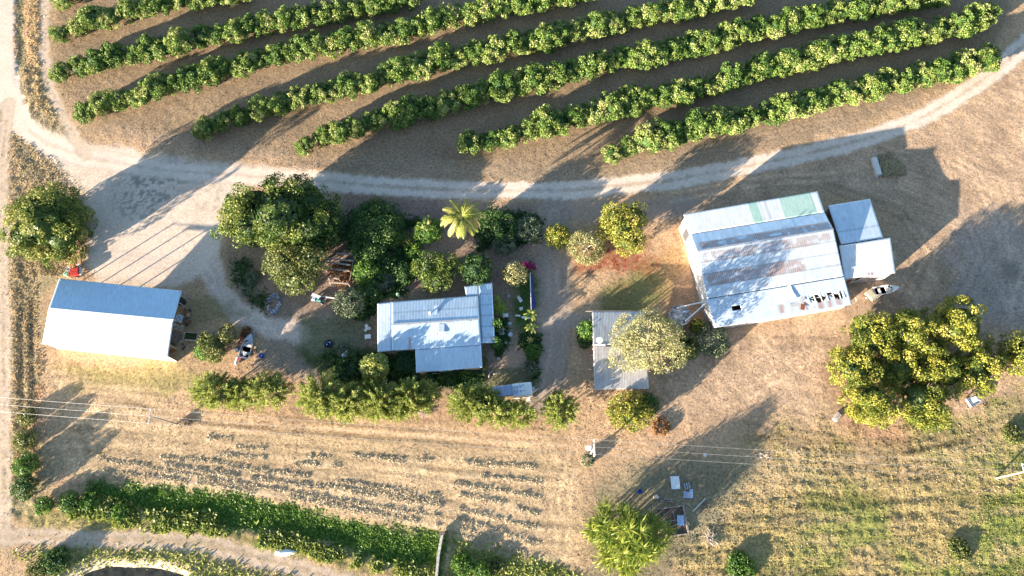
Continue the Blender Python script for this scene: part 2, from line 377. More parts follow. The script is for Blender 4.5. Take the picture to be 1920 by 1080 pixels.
# slightly paler, greyer patch in the paddock
m = region([(1790, 400), (1920, 410), (1960, 600), (1780, 600)], (.38, .33, .30), 3, 3, 36, .6)
def rut(l, wd, amt, ht=.05, gap=1.7, pair=True):
    global C, HT
    D, S, A = dist_line(X, Y, pline(l)); br = sstep(.25, .55, fbm(A/5, D*0+wd*7, 2, 88))
    for o in ((-gap/2, gap/2) if pair else (0,)):
        k = np.exp(-((D*S-o)/wd)**2)*br*(.6+.6*nS); C = C*(1+amt*k)[..., None]; HT = HT-k*ht
for l, wd, am in [([(1150, 800), (1100, 830), (1060, 900), (1050, 1030)], .35, .30), ([(1040, 400), (1036, 520), (1045, 640), (1020, 760)], .35, .22), ([(1060, 400), (1064, 520), (1060, 660), (1030, 780)], .3, -.2),
                  ([(140, 690), (150, 790), (190, 870), (300, 900)], .35, -.28), ([(120, 720), (128, 830), (160, 890)], .35, .22), ([(340, 745), (560, 790), (800, 812), (1090, 838)], .3, .22), ([(330, 800), (560, 812), (850, 838), (1080, 858)], .3, -.2), ([(120, 760), (300, 772), (560, 800), (900, 822)], .3, -.2),
                  ([(1380, 330), (1540, 345), (1690, 400), (1740, 470), (1700, 560)], .4, -.24), ([(1700, 240), (1830, 330), (1880, 430), (1890, 560)], .4, .2), ([(1640, 260), (1790, 350), (1840, 480), (1800, 560)], .35, -.2), ([(1900, 150), (1960, 400), (1900, 600)], .4, .2),
                  ([(1250, 700), (1400, 640), (1560, 640)], .35, -.2), ([(1230, 790), (1400, 740), (1530, 660)], .4, .22), ([(1150, 395), (1260, 370), (1420, 340), (1560, 330)], .4, .3), ([(1240, 600), (1290, 480), (1260, 400)], .4, -.15),
                  ([(100, 270), (200, 340), (330, 420), (400, 520)], .4, -.14), ([(140, 290), (260, 360), (350, 440), (395, 530)], .4, .12), ([(180, 520), (260, 430), (400, 350), (520, 335)], .4, -.14), ([(480, 600), (560, 640), (640, 640), (700, 690)], .35, .25), ([(500, 620), (560, 700), (570, 760)], .35, .2)]: rut(l, wd, am, .03)
for q in range(7): rut([(300+q*6, 290+q*0), (900, 322-q*3), (1250, 300-q*4), (1560, 232-q*5)], .25, -.12 if q % 2 else .12, .01, 1, False)
for q in range(22):
    y0 = 700+q*13; rut([(150+random.uniform(-30, 60), y0), (480, y0+24), (860, y0+46+q*2), (1060, y0+62+q*2)], .28, random.choice([-.22, .2]), .015, 1, False)
# -------- green drain
m_dr = region([(165, 905), (300, 912), (520, 940), (640, 968), (800, 1000), (835, 1010), (830, 1075), (720, 1050), (560, 1012), (420, 985), (170, 950)], (.055, .13, .018), 1.0, 1.5, 51, 1, .9)
HT += m_dr*((nS-.5)*.2-.30)
m_dr2 = region([(845, 1010), (1000, 1045), (1090, 1080), (1100, 1200), (845, 1200)], (.20, .22, .05), 1.5, 2, 52, .85, 1.)
HT += m_dr2*(nS-.5)*.4
m = region([(0, 940), (150, 950), (420, 985), (560, 1015), (720, 1055), (860, 1100), (500, 1042), (400, 1010), (280, 1000), (60, 990)], (.25, .23, .085), 1.2, 1.5, 53, .8, 1.)
HT += m*(nS-.5)*.35
region([(60, 1030), (300, 1030), (420, 1045), (600, 1100), (300, 1120), (100, 1120)], (.28, .26, .10), 1.2, 2, 54, .7, 1.)
# left hand verges
m = region([(20, 120), (95, 120), (120, 260), (165, 380), (120, 520), (80, 560), (70, 800), (120, 860), (80, 960), (20, 960), (18, 300)], (.30, .255, .155), 1.2, 1.5, 55, .8, 1.)
HT += m*(nS-.5)*.3
vv = region([(26, -150), (48, -150), (46, 120), (30, 160)], (.22, .22, .13), .8, .8, 56, .8); HT -= vv*.25
vv = region([(48, -150), (74, -150), (75, 150), (95, 220), (60, 200)], (.37, .29, .16), .8, 1, 57, .8); HT += vv*(nS-.3)*.3
for l in [[(42, 480), (38, 620), (40, 760)], [(60, 560), (58, 650), (62, 760)]]:
    D, S, A = dist_line(X, Y, pline(l)); kk = np.exp(-(D/.7)**2)*sstep(.3, .6, nM); HT -= kk*.12; C *= (1-.25*kk)[..., None]
# -------- roads
def road(pts, hw, c, base_mask_amt=1.0, tracks=None, med=(.33, .29, .21), wob=.8, seed=60):
    global C, RO, HT
    D, S, A = dist_line(X, Y, pline(pts)); Dn = D+(fbm(X/.8, Y/.8, 3, seed)-.5)*wob*1.5+(nL-.5)*.8
    full = sstep(hw*1.15, hw*.8, Dn)*base_mask_amt
    var = (.86+.28*nM)[..., None]
    if tracks is None: C = C*(1-full[..., None])+np.array(c)*var*full[..., None]
    else:
        off, tw = tracks
        C = C*(1-full[..., None]*.7)+np.array(med)*var*full[..., None]*.7
        t = sstep(tw*1.3, tw*.5, np.abs(Dn-off))*base_mask_amt
        C = C*(1-t[..., None])+np.array(c)*var*t[..., None]; HT -= t*.04
    RO = RO*(1-full*.75); HT = HT*(1-full*.8)
    return full
PALE = (.66, .56, .47)
APRON = [(20, 200), (50, 215), (100, 250), (170, 272), (290, 290), (400, 305), (640, 330), (640, 352), (470, 350), (430, 400), (412, 440), (400, 500), (330, 540), (180, 530), (160, 480), (168, 420), (160, 370), (125, 325), (60, 265), (20, 235)]
m_ap = in_poly(X, Y, pline(APRON), 1.2, 1.3, 61)
sun_streak = fbm((X*.79+Y*.61)/7, (-X*.61+Y*.79)*.8, 4, 78)  # dusty streaks along the shadows, light between trees put into the gravel colour
C = mixc(C, PALE, m_ap*(.55+.2*nM+.35*sun_streak)); RO *= 1-.65*m_ap; HT *= 1-m_ap*.8
sp = in_poly(X, Y, pline([(215, 330), (260, 310), (350, 305), (370, 330), (300, 400), (260, 415), (220, 390)]), 3, 2, 62)
C = mixc(C, (.27, .25, .21), sp*sstep(.50, .62, fbm(X/.62, Y/.62, 2, 63))*.9)
C = mixc(C, (.36, .30, .24), in_poly(X, Y, pline([(340, 350), (400, 345), (470, 360), (440, 400), (370, 390)]), 2, 2, 64)*sstep(.45, .65, nS)*.6)
MAIN = [(-40, 60), (2, 150), (14, 195), (40, 235), (85, 268), (160, 295), (300, 318), (480, 331), (620, 340), (740, 350), (900, 358), (1080, 356), (1260, 338), (1400, 311), (1500, 291), (1620, 262), (1720, 225), (1800, 180), (1870, 130), (1920, 85), (1990, 20)]
m_main = road(MAIN, 2.1, PALE, 1, (1.0, .80), (.50, .42, .34))
LEFT = [(8, -120), (8, 0), (8, 100), (18, 170), (40, 235)]
m_left = road(LEFT, 2.0, (.62, .52, .43), seed=65)
W2 = [(84, -120), (84, 0), (82, 100), (95, 170), (130, 240), (160, 290)]
m_w2 = road(W2, 1.2, (.56, .45, .35), .8, (0.0, 1.0), seed=66)
LT = [(14, 195), (3, 300), (5, 500), (6, 700), (6, 900), (8, 1010)]
m_lt = road(LT, 1.5, (.55, .44, .34), .9, (.55, .55), seed=67)
BT = [(-90, 1020), (8, 1008), (80, 1006), (170, 1012), (280, 1012), (380, 1020), (470, 1042), (560, 1066), (660, 1095), (800, 1150)]
m_bt = road(BT, 1.6, (.50, .40, .31), .8, (.75, .42), (.34, .29, .21), seed=68)
m_lawn = in_poly(X, Y, pline([(962, 505), (997, 505), (1000, 600), (985, 620), (962, 590)]), .6, .6, 70)
# pond hole
POND = [(120, 1092), (160, 1068), (200, 1058), (300, 1062), (345, 1075), (345, 1140), (120, 1140)]
m_pd = in_poly(X, Y, pline(POND), 1.2, .4, 71)
C = mixc(C, (.5, .41, .32), np.clip(in_poly(X, Y, pline([(110, 1080), (150, 1055), (200, 1046), (310, 1052), (360, 1068), (360, 1150), (100, 1150)]), .8, .5, 72), 0, 1)); HT = HT*(1-m_pd)-m_pd*1.0
C *= np.array([.985, .94, .905]); C = np.clip(C, .01, .9)
HT = HT-.06
# level pads beneath the buildings
for pts in ([(70, 510), (350, 535), (330, 685), (70, 660)], [(700, 530), (935, 525), (935, 700), (700, 700)], [(1100, 575), (1225, 575), (1225, 740), (1100, 740)], [(1275, 395), (1640, 350), (1690, 520), (1610, 620), (1330, 625)]):
    HT = HT*(1-.9*in_poly(X, Y, pline(pts), 1))
def ground_z(x, y):
    j = int(round((x-gx[0])/CS)); i = int(round((y-gy[0])/CS))
    if 0 <= i < len(gy) and 0 <= j < len(gx): return float(HT[i, j])
    return -.06
ny, nx = X.shape
idx = np.arange(ny*nx).reshape(ny, nx)
F = np.stack([idx[:-1, :-1], idx[:-1, 1:], idx[1:, 1:], idx[1:, :-1]], -1).reshape(-1, 4)
V = np.stack([X, Y, HT], -1).reshape(-1, 3); CV = C.reshape(-1, 3); RV = RO.ravel()
def fm(m): return (m[:-1, :-1]+m[1:, 1:]+m[:-1, 1:]+m[1:, :-1]).ravel()/4
cls = np.zeros(len(F), int)
for k, mk in ((5, m_lawn), (4, m_bt), (3, m_lt), (1, m_main), (1, m_ap), (2, m_left)): cls[(fm(mk) > .5)] = k
names = {0: 'ground', 1: 'gravel_road', 2: 'dirt_road', 3: 'dirt_track', 4: 'farm_track', 5: 'lawn'}
for k, n in names.items():
    f = F[cls == k]; u, inv = np.unique(f.ravel(), return_inverse=True)
    vv, cc, rr, ff = V[u], CV[u], RV[u], inv.reshape(-1, 4)
    if k == 0:                                          # skirt that carries the ground to the horizon
        x0, x1, y0, y1 = gx[0], gx[-1], gy[0], gy[-1]; z = -.06; b = len(vv); Q = 3000.
        ex = np.array([(x0, y0, z), (x1, y0, z), (x1, y1, z), (x0, y1, z), (-Q, -Q, z), (Q, -Q, z), (Q, Q, z), (-Q, Q, z)])
        vv = np.vstack([vv, ex]); cc = np.vstack([cc, np.tile(SOIL*.85, (8, 1))]); rr = np.append(rr, np.ones(8))
        ff = np.vstack([ff, [[b+4, b+5, b+1, b], [b+5, b+6, b+2, b+1], [b+6, b+7, b+3, b+2], [b+7, b+4, b, b+3]]])
    me = np_mesh(n, vv, ff, M['ground'], {'Col': ('FLOAT_COLOR', cc), 'rough': ('FLOAT', rr)}, smooth=True)
    tag(link(n, me), kind='structure')
pw = pline([(100, 1100), (150, 1062), (210, 1050), (320, 1056), (350, 1075), (350, 1150), (100, 1150)])
tag(MB().add([(x, y, -.75) for x, y in pw], [tuple(range(len(pw)))[::-1]]).build('water', MAT('pond_water', (.035, .035, .025), .08, ns=1, na=.5)), kind='structure')

# ================================================================== FOLIAGE
def leaf_cloud(Cn, N, size, asp=1.0, tone=None, jitter=.6, g=None):
    """quads at Cn with normals about N"""
    g = g or rng; n = len(Cn)
    N = N+g.normal(0, jitter, (n, 3)); N /= np.linalg.norm(N, axis=1)[:, None]+1e-9
    r = g.normal(0, 1, (n, 3)); U = np.cross(N, r); U /= np.linalg.norm(U, axis=1)[:, None]+1e-9
    W = np.cross(N, U); s = (size*(.6+.8*g.random(n)))[:, None]
    U = U*s*.5*asp; W = W*s*.5
    q = np.stack([Cn-U-W*.25, Cn-W+U*.1, Cn+U+W*.1, Cn+W-U*.15], 1)   # kite-like leaf cluster
    V = q.reshape(-1, 3); F = np.arange(4*n).reshape(n, 4); T = np.repeat(tone, 4)
    return V, F, T
def sph(n, g):
    v = g.normal(0, 1, (n, 3)); return v/np.linalg.norm(v, axis=1)[:, None]
def blob_crown(name, rx, ry, rz, zc, mat, nclump=40, rc=1.0, leaves=3000, size=.3, seed=1, flat=-.8, lobes=None, thin=1.0, asp=1.0, twig=0):
    """crown: leaf clumps over one or several lobes. lobes: list (x,y,z,r) fractions of rx,ry,rz"""
    g = np.random.default_rng(seed)
    lobes = lobes or [(0, 0, 0, 1)]
    cl = []; w = np.array([l[3]**2 for l in lobes]); w = w/w.sum()
    for (lx, ly, lz, lr), ww in zip(lobes, w):
        k = max(4, int(nclump*ww)); d = sph(k*3, g); d = d[d[:, 2] > flat][:k]
        rr = (.80+.28*g.random(len(d)))[:, None]*lr
        cl.append(np.hstack([(d*rr+np.array([lx, ly, lz]))*np.array([rx, ry, rz]), (rc*(.65+.6*g.random(len(d))))[:, None], g.random(len(d))[:, None], d]))
    cl = np.vstack(cl); n = len(cl)
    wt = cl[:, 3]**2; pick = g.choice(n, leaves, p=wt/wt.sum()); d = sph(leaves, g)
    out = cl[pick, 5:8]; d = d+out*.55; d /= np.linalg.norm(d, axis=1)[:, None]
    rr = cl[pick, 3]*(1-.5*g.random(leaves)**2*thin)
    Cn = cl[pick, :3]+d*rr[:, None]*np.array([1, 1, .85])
    tone = np.clip(.09+.58*cl[pick, 4]+.20*g.random(leaves)+.10*d[:, 2], 0, 1)  # clump tops lighter, light from above put into the leaf tone
    V, F, T = leaf_cloud(Cn, d, size, asp, tone, 1.0, g)
    V[:, 2] += zc
    # dense inner leaf mass added to block light, shade put into its dark tone
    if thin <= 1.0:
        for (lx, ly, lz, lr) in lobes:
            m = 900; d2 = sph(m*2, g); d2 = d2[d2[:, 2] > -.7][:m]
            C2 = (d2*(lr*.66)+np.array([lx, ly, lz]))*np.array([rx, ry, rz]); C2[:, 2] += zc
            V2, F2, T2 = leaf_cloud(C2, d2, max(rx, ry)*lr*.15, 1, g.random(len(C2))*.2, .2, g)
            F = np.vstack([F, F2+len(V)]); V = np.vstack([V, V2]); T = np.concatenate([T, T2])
    V[:, 2] = np.maximum(V[:, 2], .04)
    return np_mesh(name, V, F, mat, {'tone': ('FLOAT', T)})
def trunk_mesh(h, r, spread, zc, seed, nl=5, mat=None, reach=.85, twist=0):
    g = random.Random(seed); b = MB(); top = h*.42
    b.tube([(0, 0, -.15), (g.uniform(-.1, .1), g.uniform(-.1, .1), top*.5), (g.uniform(-.2, .2), g.uniform(-.2, .2), top)], [r*1.25, r, r*.8], 7)
    for i in range(nl):
        a = 2*math.pi*i/nl+g.uniform(-.4, .4); q = spread*reach*g.uniform(.6, 1)
        e = (math.cos(a)*q, math.sin(a)*q, zc+g.uniform(-.1, .5)*(h-zc))
        m = (e[0]*.45, e[1]*.45, top+(e[2]-top)*.6)
        b.tube([(0, 0, top*.85), m, e], [r*.6, r*.4, r*.12], 5)
        for k in range(2):
            a2 = a+g.uniform(-.9, .9); e2 = (m[0]+math.cos(a2)*q*.45, m[1]+math.sin(a2)*q*.45, e[2]+g.uniform(-.2, .4))
            b.tube([m, e2], [r*.3, r*.08], 4)
    me = bpy.data.meshes.new('trunk'); me.from_pydata(b.v, [], b.f); me.materials.append(mat or M['bark']); return me
TSEED = [100]
def tree(px, py, rpx, h, mat, label, name='tree', cat='tree', group=None, ry=None, rz=None, clump=None, leaves=None, size=.34, lobes=None, thin=1.0, asp=1.0, bark=None, flat=-.8, zc=None, nclump=None, bare=0, rot=0):
    TSEED[0] += 1; s = TSEED[0]
    zc = zc if zc is not None else h*.47; p = P(px, py, zc); k = mpp(px, py, zc); rx = rpx*k; ryy = (ry or rpx)*k
    rz = rz or (h-zc)*.98; rc = clump or max(.35, rx*.24); rx2 = max(.3, rx-rc*.75); ry2 = max(.3, ryy-rc*.75); rz2 = max(.25, rz-rc*.7)
    area = 4*math.pi*((rx2+rc*.5)*(ry2+rc*.5)); size *= .80; leaves = leaves or int(min(26000, max(400, area*.8/size**2*2.1)))
    nclump = nclump or int(max(10, area/(rc**2*1.5)))
    root = thing(name, label, cat, (p.x, p.y, ground_z(p.x, p.y)), rot, group)
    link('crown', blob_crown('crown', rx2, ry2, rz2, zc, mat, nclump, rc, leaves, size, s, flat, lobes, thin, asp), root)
    link('trunk', trunk_mesh(h, max(.06, rx*.055), min(rx, ryy), zc, s, 5 if rx > 1.5 else 3, bark), root)
    return root
# ---------------- orchard
ORD = ['first', 'second', 'third', 'fourth', 'fifth', 'sixth', 'seventh', 'eighth', 'ninth', 'tenth', 'eleventh', 'twelfth', 'thirteenth', 'fourteenth', 'fifteenth', 'sixteenth', 'seventeenth', 'eighteenth', 'nineteenth', 'twentieth']
def ordw(i):
    if i < 20: return ORD[i]
    t = ['twenty', 'thirty', 'forty'][(i+1)//10-2]; u = (i+1) % 10
    return (t+'-'+ORD[u-1]) if u else {'twenty': 'twentieth', 'thirty': 'thirtieth', 'forty': 'fortieth'}[t]
ROWS = [('bottom row', [(1150, 288), (1200, 265), (1260, 247), (1300, 241), (1370, 225), (1430, 215), (1500, 195), (1560, 177), (1620, 165), (1700, 150), (1780, 130), (1846, 110)]),
        ('second row from the bottom', [(885, 268), (930, 255), (975, 248), (1040, 230), (1110, 213), (1180, 190), (1260, 175), (1330, 158), (1420, 130), (1500, 112), (1560, 95), (1620, 82), (1700, 67), (1790, 50), (1858, 27)]),
        ('third row from the bottom', [(567, 268), (620, 250), (700, 227), (760, 212), (830, 195), (900, 170), (1000, 150), (1080, 130), (1160, 110), (1250, 92), (1330, 75), (1400, 57), (1500, 38), (1590, 20), (1700, 2), (1760, -12)]),
        ('fourth row from the bottom', [(382, 238), (440, 215), (510, 198), (590, 172), (640, 165), (700, 147), (800, 120), (860, 103), (960, 85), (1040, 68), (1120, 48), (1210, 30), (1290, 12), (1400, -12)]),
        ('fourth row from the top', [(152, 208), (215, 185), (280, 168), (330, 152), (400, 133), (450, 123), (510, 103), (600, 85), (700, 68), (780, 48), (850, 30), (950, 12), (1010, 0), (1100, -16)]),
        ('third row from the top', [(110, 135), (150, 120), (195, 107), (240, 98), (300, 90), (350, 76), (420, 60), (500, 43), (600, 27), (680, 12), (760, -5)]),
        ('second row from the top', [(110, 60), (150, 45), (185, 36), (230, 22), (300, 8), (400, -10), (460, -20)]),
        ('topmost row', [(112, -4), (150, -18)])]
protos = []
for v in range(7):
    root = bpy.data.objects.new('mango_tree', None); col.objects.link(root)
    lob = [(0, 0, 0, .95), (random.uniform(-.35, .35), random.uniform(-.35, .35), .25, .75), (random.uniform(-.5, .5), random.uniform(-.5, .5), -.1, .7)]
    link('crown', blob_crown('crown', 2.25, 2.25, 1.5, 2.0, M['orch'], 58, .70, 4600, .22, 900+v, -.7, lob), root)
    link('trunk', trunk_mesh(3.6, .11, 1.8, 2.2, 900+v, 5), root)
    protos.append([root, False])
cnt = 0
for rn, pts in ROWS:
    W = [P(a, b, 2.2) for a, b in pts]; L = [0]
    for a, b in zip(W[:-1], W[1:]): L.append(L[-1]+(b-a).length)
    n = max(1, int(round(L[-1]/3.75)))
    for i in range(n+1):
        t = L[-1]*i/n; j = max(k for k in range(len(L)) if L[k] <= t+1e-6); j = min(j, len(W)-2)
        p = W[j].lerp(W[j+1], (t-L[j])/(L[j+1]-L[j]))
        pr = protos[(cnt*3+random.randrange(2)) % 7]
        if pr[1]: o = copy_tree(pr[0])
        else: o = pr[0]; pr[1] = True
        s = random.choice([.94, 1.03, 1.08, 1.12, 1.2])*random.uniform(.96, 1.04)*(.80 if i in (0, 1) else 1.0)*(1.0 if W[j].x < -40 else 1.08)
        x = p.x+random.uniform(-.35, .35); y = p.y+random.uniform(-.35, .35)
        o.location = (x, y, ground_z(x, y)); o.rotation_euler = (0, 0, random.uniform(0, 6.28)); o.scale = (s*random.uniform(.93, 1.07), s, s*random.uniform(.92, 1.12))
        tag(o, 'green orchard tree, %s from the left end of the %s' % (ordw(i), rn), 'tree', 'orchard trees in long rows'); cnt += 1

# ---------------- named trees and shrubs
LB5 = [(0, 0, .1, .72), (-.52, -.25, -.05, .55), (.5, -.3, -.1, .52), (.1, .52, -.05, .55), (-.45, .42, .0, .45), (.5, .35, .05, .45)]
LB8 = LB5+[(-.4, .0, -.55, .55), (.35, .3, -.55, .55), (.25, -.4, -.55, .55), (-.1, .4, -.6, .5)]
LB8[0] = (0, 0, .12, .85)
LB3 = [(-.3, .2, 0, .7), (.42, .25, .1, .6), (.05, -.45, -.1, .6)]
G1 = 'mango grove south of the big shed'
tree(84, 420, 74, 12.5, M['deep'], 'broad dark green mango tree beside the left dirt track, above the white gabled shed', 'mango_tree', lobes=LB8, ry=84, clump=1.15, size=.34, nclump=230, leaves=22000)
tree(524, 404, 117, 14, M['deep'], 'huge domed dark green mango tree below the gravel road, widest crown of the yard', 'mango_tree', lobes=LB8, ry=80, clump=1.4, size=.36, nclump=260, leaves=30000)
tree(553, 502, 63, 9, M['olive'], 'olive yellow tree with thin foliage tucked under the huge domed mango tree', lobes=LB3, ry=50, clump=.8, size=.30)
tree(600, 425, 45, 7.5, M['dark'], 'very dark leafy tree crowding the right side of the huge domed mango', clump=1.0, ry=55)
for px, py, r, h, m, l in [
    (705, 418, 52, 4.6, 'dark', 'dark green shrub clump right below the gravel road, left of the yellow palm'),
    (668, 440, 30, 3.6, 'dark', 'small dark shrub between the huge mango and the slatted timber frame'),
    (735, 440, 26, 2.6, 'green', 'bright leafy shrub left of the banana clump'),
    (692, 468, 34, 3.4, 'dark', 'deep green bush above the slatted timber frame'),
    (686, 508, 25, 3.2, 'green', 'yellow green bush at the right end of the slatted timber frame'),
    (655, 568, 30, 4.0, 'grey', 'rounded grey green bush by the green old utility wreck'),
    (690, 548, 26, 3.0, 'dark', 'dark bush between the grey green bush and the house'),
    (757, 512, 22, 3.0, 'dark', 'dark round bush left of the mango behind the house'),
    (722, 530, 20, 2.0, 'grey', 'dull low bush in the back garden left of the house mango'),
    (803, 432, 27, 3.2, 'green', 'bright green shrub left of the yellow palm'),
    (932, 425, 40, 5.0, 'dark', 'dark tree just right of the yellow palm'),
    (945, 455, 24, 3.2, 'grey', 'sparse grey green shrub below the dark tree by the palm'),
    (990, 430, 27, 3.6, 'grey', 'thin pale shrub between the dark tree and the yellow green bush'),
    (893, 505, 32, 6.0, 'dark', 'darker tree touching the right side of the house mango'),
    (966, 514, 25, 3.6, 'pale', 'pale round bush beside the magenta bougainvillea'),
    (1046, 442, 25, 3.2, 'mango', 'small yellow green bush beside the red brown leaf litter'),
    (1100, 462, 36, 4.2, 'pale', 'pale twiggy tree left of the mango with red leaf litter'),
    (1102, 620, 21, 3.8, 'green', 'small leafy tree touching the left wall of the grey roofed pole barn'),
    (1097, 638, 17, 2.4, 'dark', 'low dark bush under the small tree beside the pole barn'),
    (1308, 612, 15, 2.0, 'mango', 'small yellow bush at the foot of the water tank'),
    (1282, 650, 30, 2.8, 'olive', 'olive shrub under the pale gum tree, toward the big shed'),
    (1335, 635, 34, 2.4, 'grey', 'grey straggly shrub below the left corner of the big shed'),
    (1216, 756, 22, 4.0, 'dark', 'dark tree behind the yellow green mango below the pole barn'),
    (660, 692, 34, 3.0, 'dark', 'dark shrub beside the feathery tree left of the front garden'),
    (931, 609, 12, 3.6, 'green', 'upper of two clipped round bushes along the house verandah'),
    (931, 642, 12, 3.6, 'green', 'lower of two clipped round bushes along the house verandah'),
    (1000, 660, 16, 1.8, 'green', 'small green bush at the end of the garden row by the driveway'),
    (995, 690, 15, .9, 'grey', 'withered grey bush above the caravan'),
    (462, 545, 11, .8, 'grey', 'low dull weed clump at the edge of the curved driveway'),
    (474, 520, 15, 1.0, 'grey', 'low dull shrub below the huge mango beside the curved driveway'),
    (905, 682, 12, 2.2, 'olive', 'small pale shrub at the bottom right corner of the house'),
    (840, 702, 18, 1.6, 'dark', 'dark foliage clump in front of the house front wall'),
    (875, 697, 16, 1.5, 'green', 'leafy clump in front of the house near its bottom right corner'),
    (461, 622, 12, 1.3, 'autumn', 'rusty leaved bush beside the boat on the trailer'),
    (1101, 862, 13, 1.3, 'grey', 'scrubby bush at the foot of the transformer pole'),
    (1240, 800, 18, .7, 'autumn', 'flat heap of brown prunings beside the yellow green mango'),
    (640, 512, 24, 1.8, 'autumn', 'dry brown shrub growing through the slatted timber frame'),
    (675, 500, 16, 1.0, 'olive', 'small olive weed clump by the slatted timber frame'),
    (775, 470, 18, 1.8, 'green', 'small green bush in the back garden above the house mango'), (725, 492, 20, 2.2, 'dark', 'dark bush in the middle of the back garden'), (712, 515, 18, 1.8, 'green', 'green bush between the garden bushes and the timber frame'), (765, 450, 16, 1.6, 'olive', 'olive bush below the banana clump'), (672, 585, 16, 1.6, 'dark', 'dark bush below the rounded grey green bush'), (640, 655, 14, 1.0, 'grey', 'low dull bush beside the dark green box'), (745, 690, 18, 2.0, 'dark', 'dark bush left of the fern bed'), (1160, 640, 0, 0, '', '')]:
    if r: tree(px, py, r, h, M[m], l, 'shrub' if h < 3.3 else 'tree', 'shrub' if h < 3.3 else 'tree', size=.26, thin=1.3 if m in ('grey', 'pale', 'autumn') and r < 40 else 1.0, leaves=None, bark=M['palebark'] if m in ('grey', 'pale') else None)
tree(818, 508, 50, 7.6, M['deep'], 'leafy mango tree leaning over the back of the blue white house roof', 'mango_tree', lobes=LB3, ry=42, clump=.95, size=.30)
tree(1168, 425, 56, 7.8, M['mango'], 'yellow topped mango tree above the red brown leaf litter', 'mango_tree', lobes=[(-.3, .45, .1, .5), (.45, .5, .0, .5), (0, -.1, .1, .6), (.2, -.6, -.1, .52), (-.5, .0, -.3, .4)], ry=54, clump=.9, size=.32)
tree(1214, 645, 74, 14, M['pale'], 'large pale yellow gum tree spreading over the pole barn roof', 'gum_tree', lobes=LB5, ry=66, clump=.95, size=.26, bark=M['palebark'], thin=1.2, leaves=15000)
tree(1183, 772, 44, 5.2, M['mango'], 'rounded yellow green mango tree below the pole barn', 'mango_tree', ry=38, clump=.7, size=.30)
tree(410, 632, 37, 5.0, M['olive'], 'half bare tree with pale limbs between the gabled shed and the boat', lobes=[(-.5, -.3, 0, .5), (-.1, -.65, -.1, .45), (.45, .1, .1, .4)], ry=46, clump=.6, size=.26, bark=M['palebark'], thin=1.3)
tree(388, 655, 25, 3.6, M['green'], 'leafy green bush beside the half bare tree and the water trough', clump=.6, size=.26)
tree(702, 688, 28, 6.0, M['feather'], 'soft feathery tree at the left corner of the front garden', clump=.6, size=.28, asp=1.8)
# the grove of eight crowns
for px, py, r, h, l in [(1632, 632, 58, 8.6, 'upper left mango of the grove below the big shed'), (1706, 628, 56, 8.8, 'upper middle mango of the grove below the big shed'),
                        (1800, 610, 62, 9.0, 'tall mango at the upper right of the grove, nearest the shaded paddock'), (1600, 690, 55, 7.6, 'leftmost mango of the grove, facing the open paddock'),
                        (1690, 690, 60, 6.8, 'lower mango in the shaded middle of the grove'), (1632, 752, 58, 8.0, 'bottom left mango of the grove, sunlit above the tyre tracks'),
                        (1722, 748, 58, 7.6, 'bottom middle mango of the grove beside the small white cart'), (1768, 696, 56, 7.4, 'inner right mango of the grove between its tall and its low neighbour'),
                        (1828, 690, 52, 7.6, 'lower right mango of the grove above the small white cart')]:
    lob = [(0, 0, .05, .9), (random.uniform(-.4, .4), random.uniform(-.4, .4), .2, .65), (random.uniform(-.5, .5), random.uniform(-.5, .5), -.1, .6)]
    tree(px, py, r, h, M['mango'], l, 'mango_tree', group=G1, clump=1.15, size=.32, lobes=lob, nclump=60)
tree(1918, 664, 44, 8, M['mango'], 'mango tree cut off by the right edge of the photo', 'mango_tree', clump=1.0, size=.36)
# weeping feathery trees of the lower hedge
G2 = 'feathery trees in the hedge line below the house'
def feather(px, py, rpx, rpy, h, label, n=None):
    TSEED[0] += 1; g = np.random.default_rng(TSEED[0]); zc = h*.5; p = P(px, py, zc); k = mpp(px, py, zc); rx = rpx*k; ry = rpy*k
    root = thing('feathery_tree', label, 'tree', (p.x, p.y, ground_z(p.x, p.y)), 0, G2)
    n = n or int(rx*ry*900)
    # plumes: each an arching shoot set with thin leaflets
    npl = int(rx*ry*9)+30; d = sph(npl*2, g); d = d[d[:, 2] > -.35][:npl]; npl = len(d)
    e = d*np.array([rx, ry, h*.5])*(.62+.45*g.random(npl))[:, None]; e[:, 2] += zc
    s = e*np.array([.35, .35, .55])
    pick = g.integers(0, npl, n); t = g.random(n)**.7
    c = s[pick]*(1-t)[:, None]+e[pick]*t[:, None]; c[:, 2] += .5*np.sin(t*np.pi)-.25*t*t
    c += g.normal(0, .17, (n, 3))*(1.15-t*.4)[:, None]; c[:, 2] = np.maximum(c[:, 2], .05)
    D = e[pick]-s[pick]; D /= np.linalg.norm(D, axis=1)[:, None]; D += g.normal(0, .45, (n, 3)); D /= np.linalg.norm(D, axis=1)[:, None]
    r = g.normal(0, 1, (n, 3)); W = np.cross(D, r); W /= np.linalg.norm(W, axis=1)[:, None]
    L = (.20+.22*g.random(n))[:, None]; wd = (.05+.05*g.random(n))[:, None]
    V = np.stack([c-D*L*.5, c+W*wd, c+D*L*.5, c-W*wd], 1).reshape(-1, 3)
    tone = np.repeat(np.clip(.15+.5*g.random(n)+.25*g.random(npl)[pick], 0, 1), 4)
    link('crown', np_mesh('crown', V, np.arange(4*n).reshape(n, 4), M['feather'], {'tone': ('FLOAT', tone)}), root)
    link('trunk', trunk_mesh(h, .10, min(rx, ry)*1.2, zc*1.1, TSEED[0], 6, M['palebark'], .9), root)
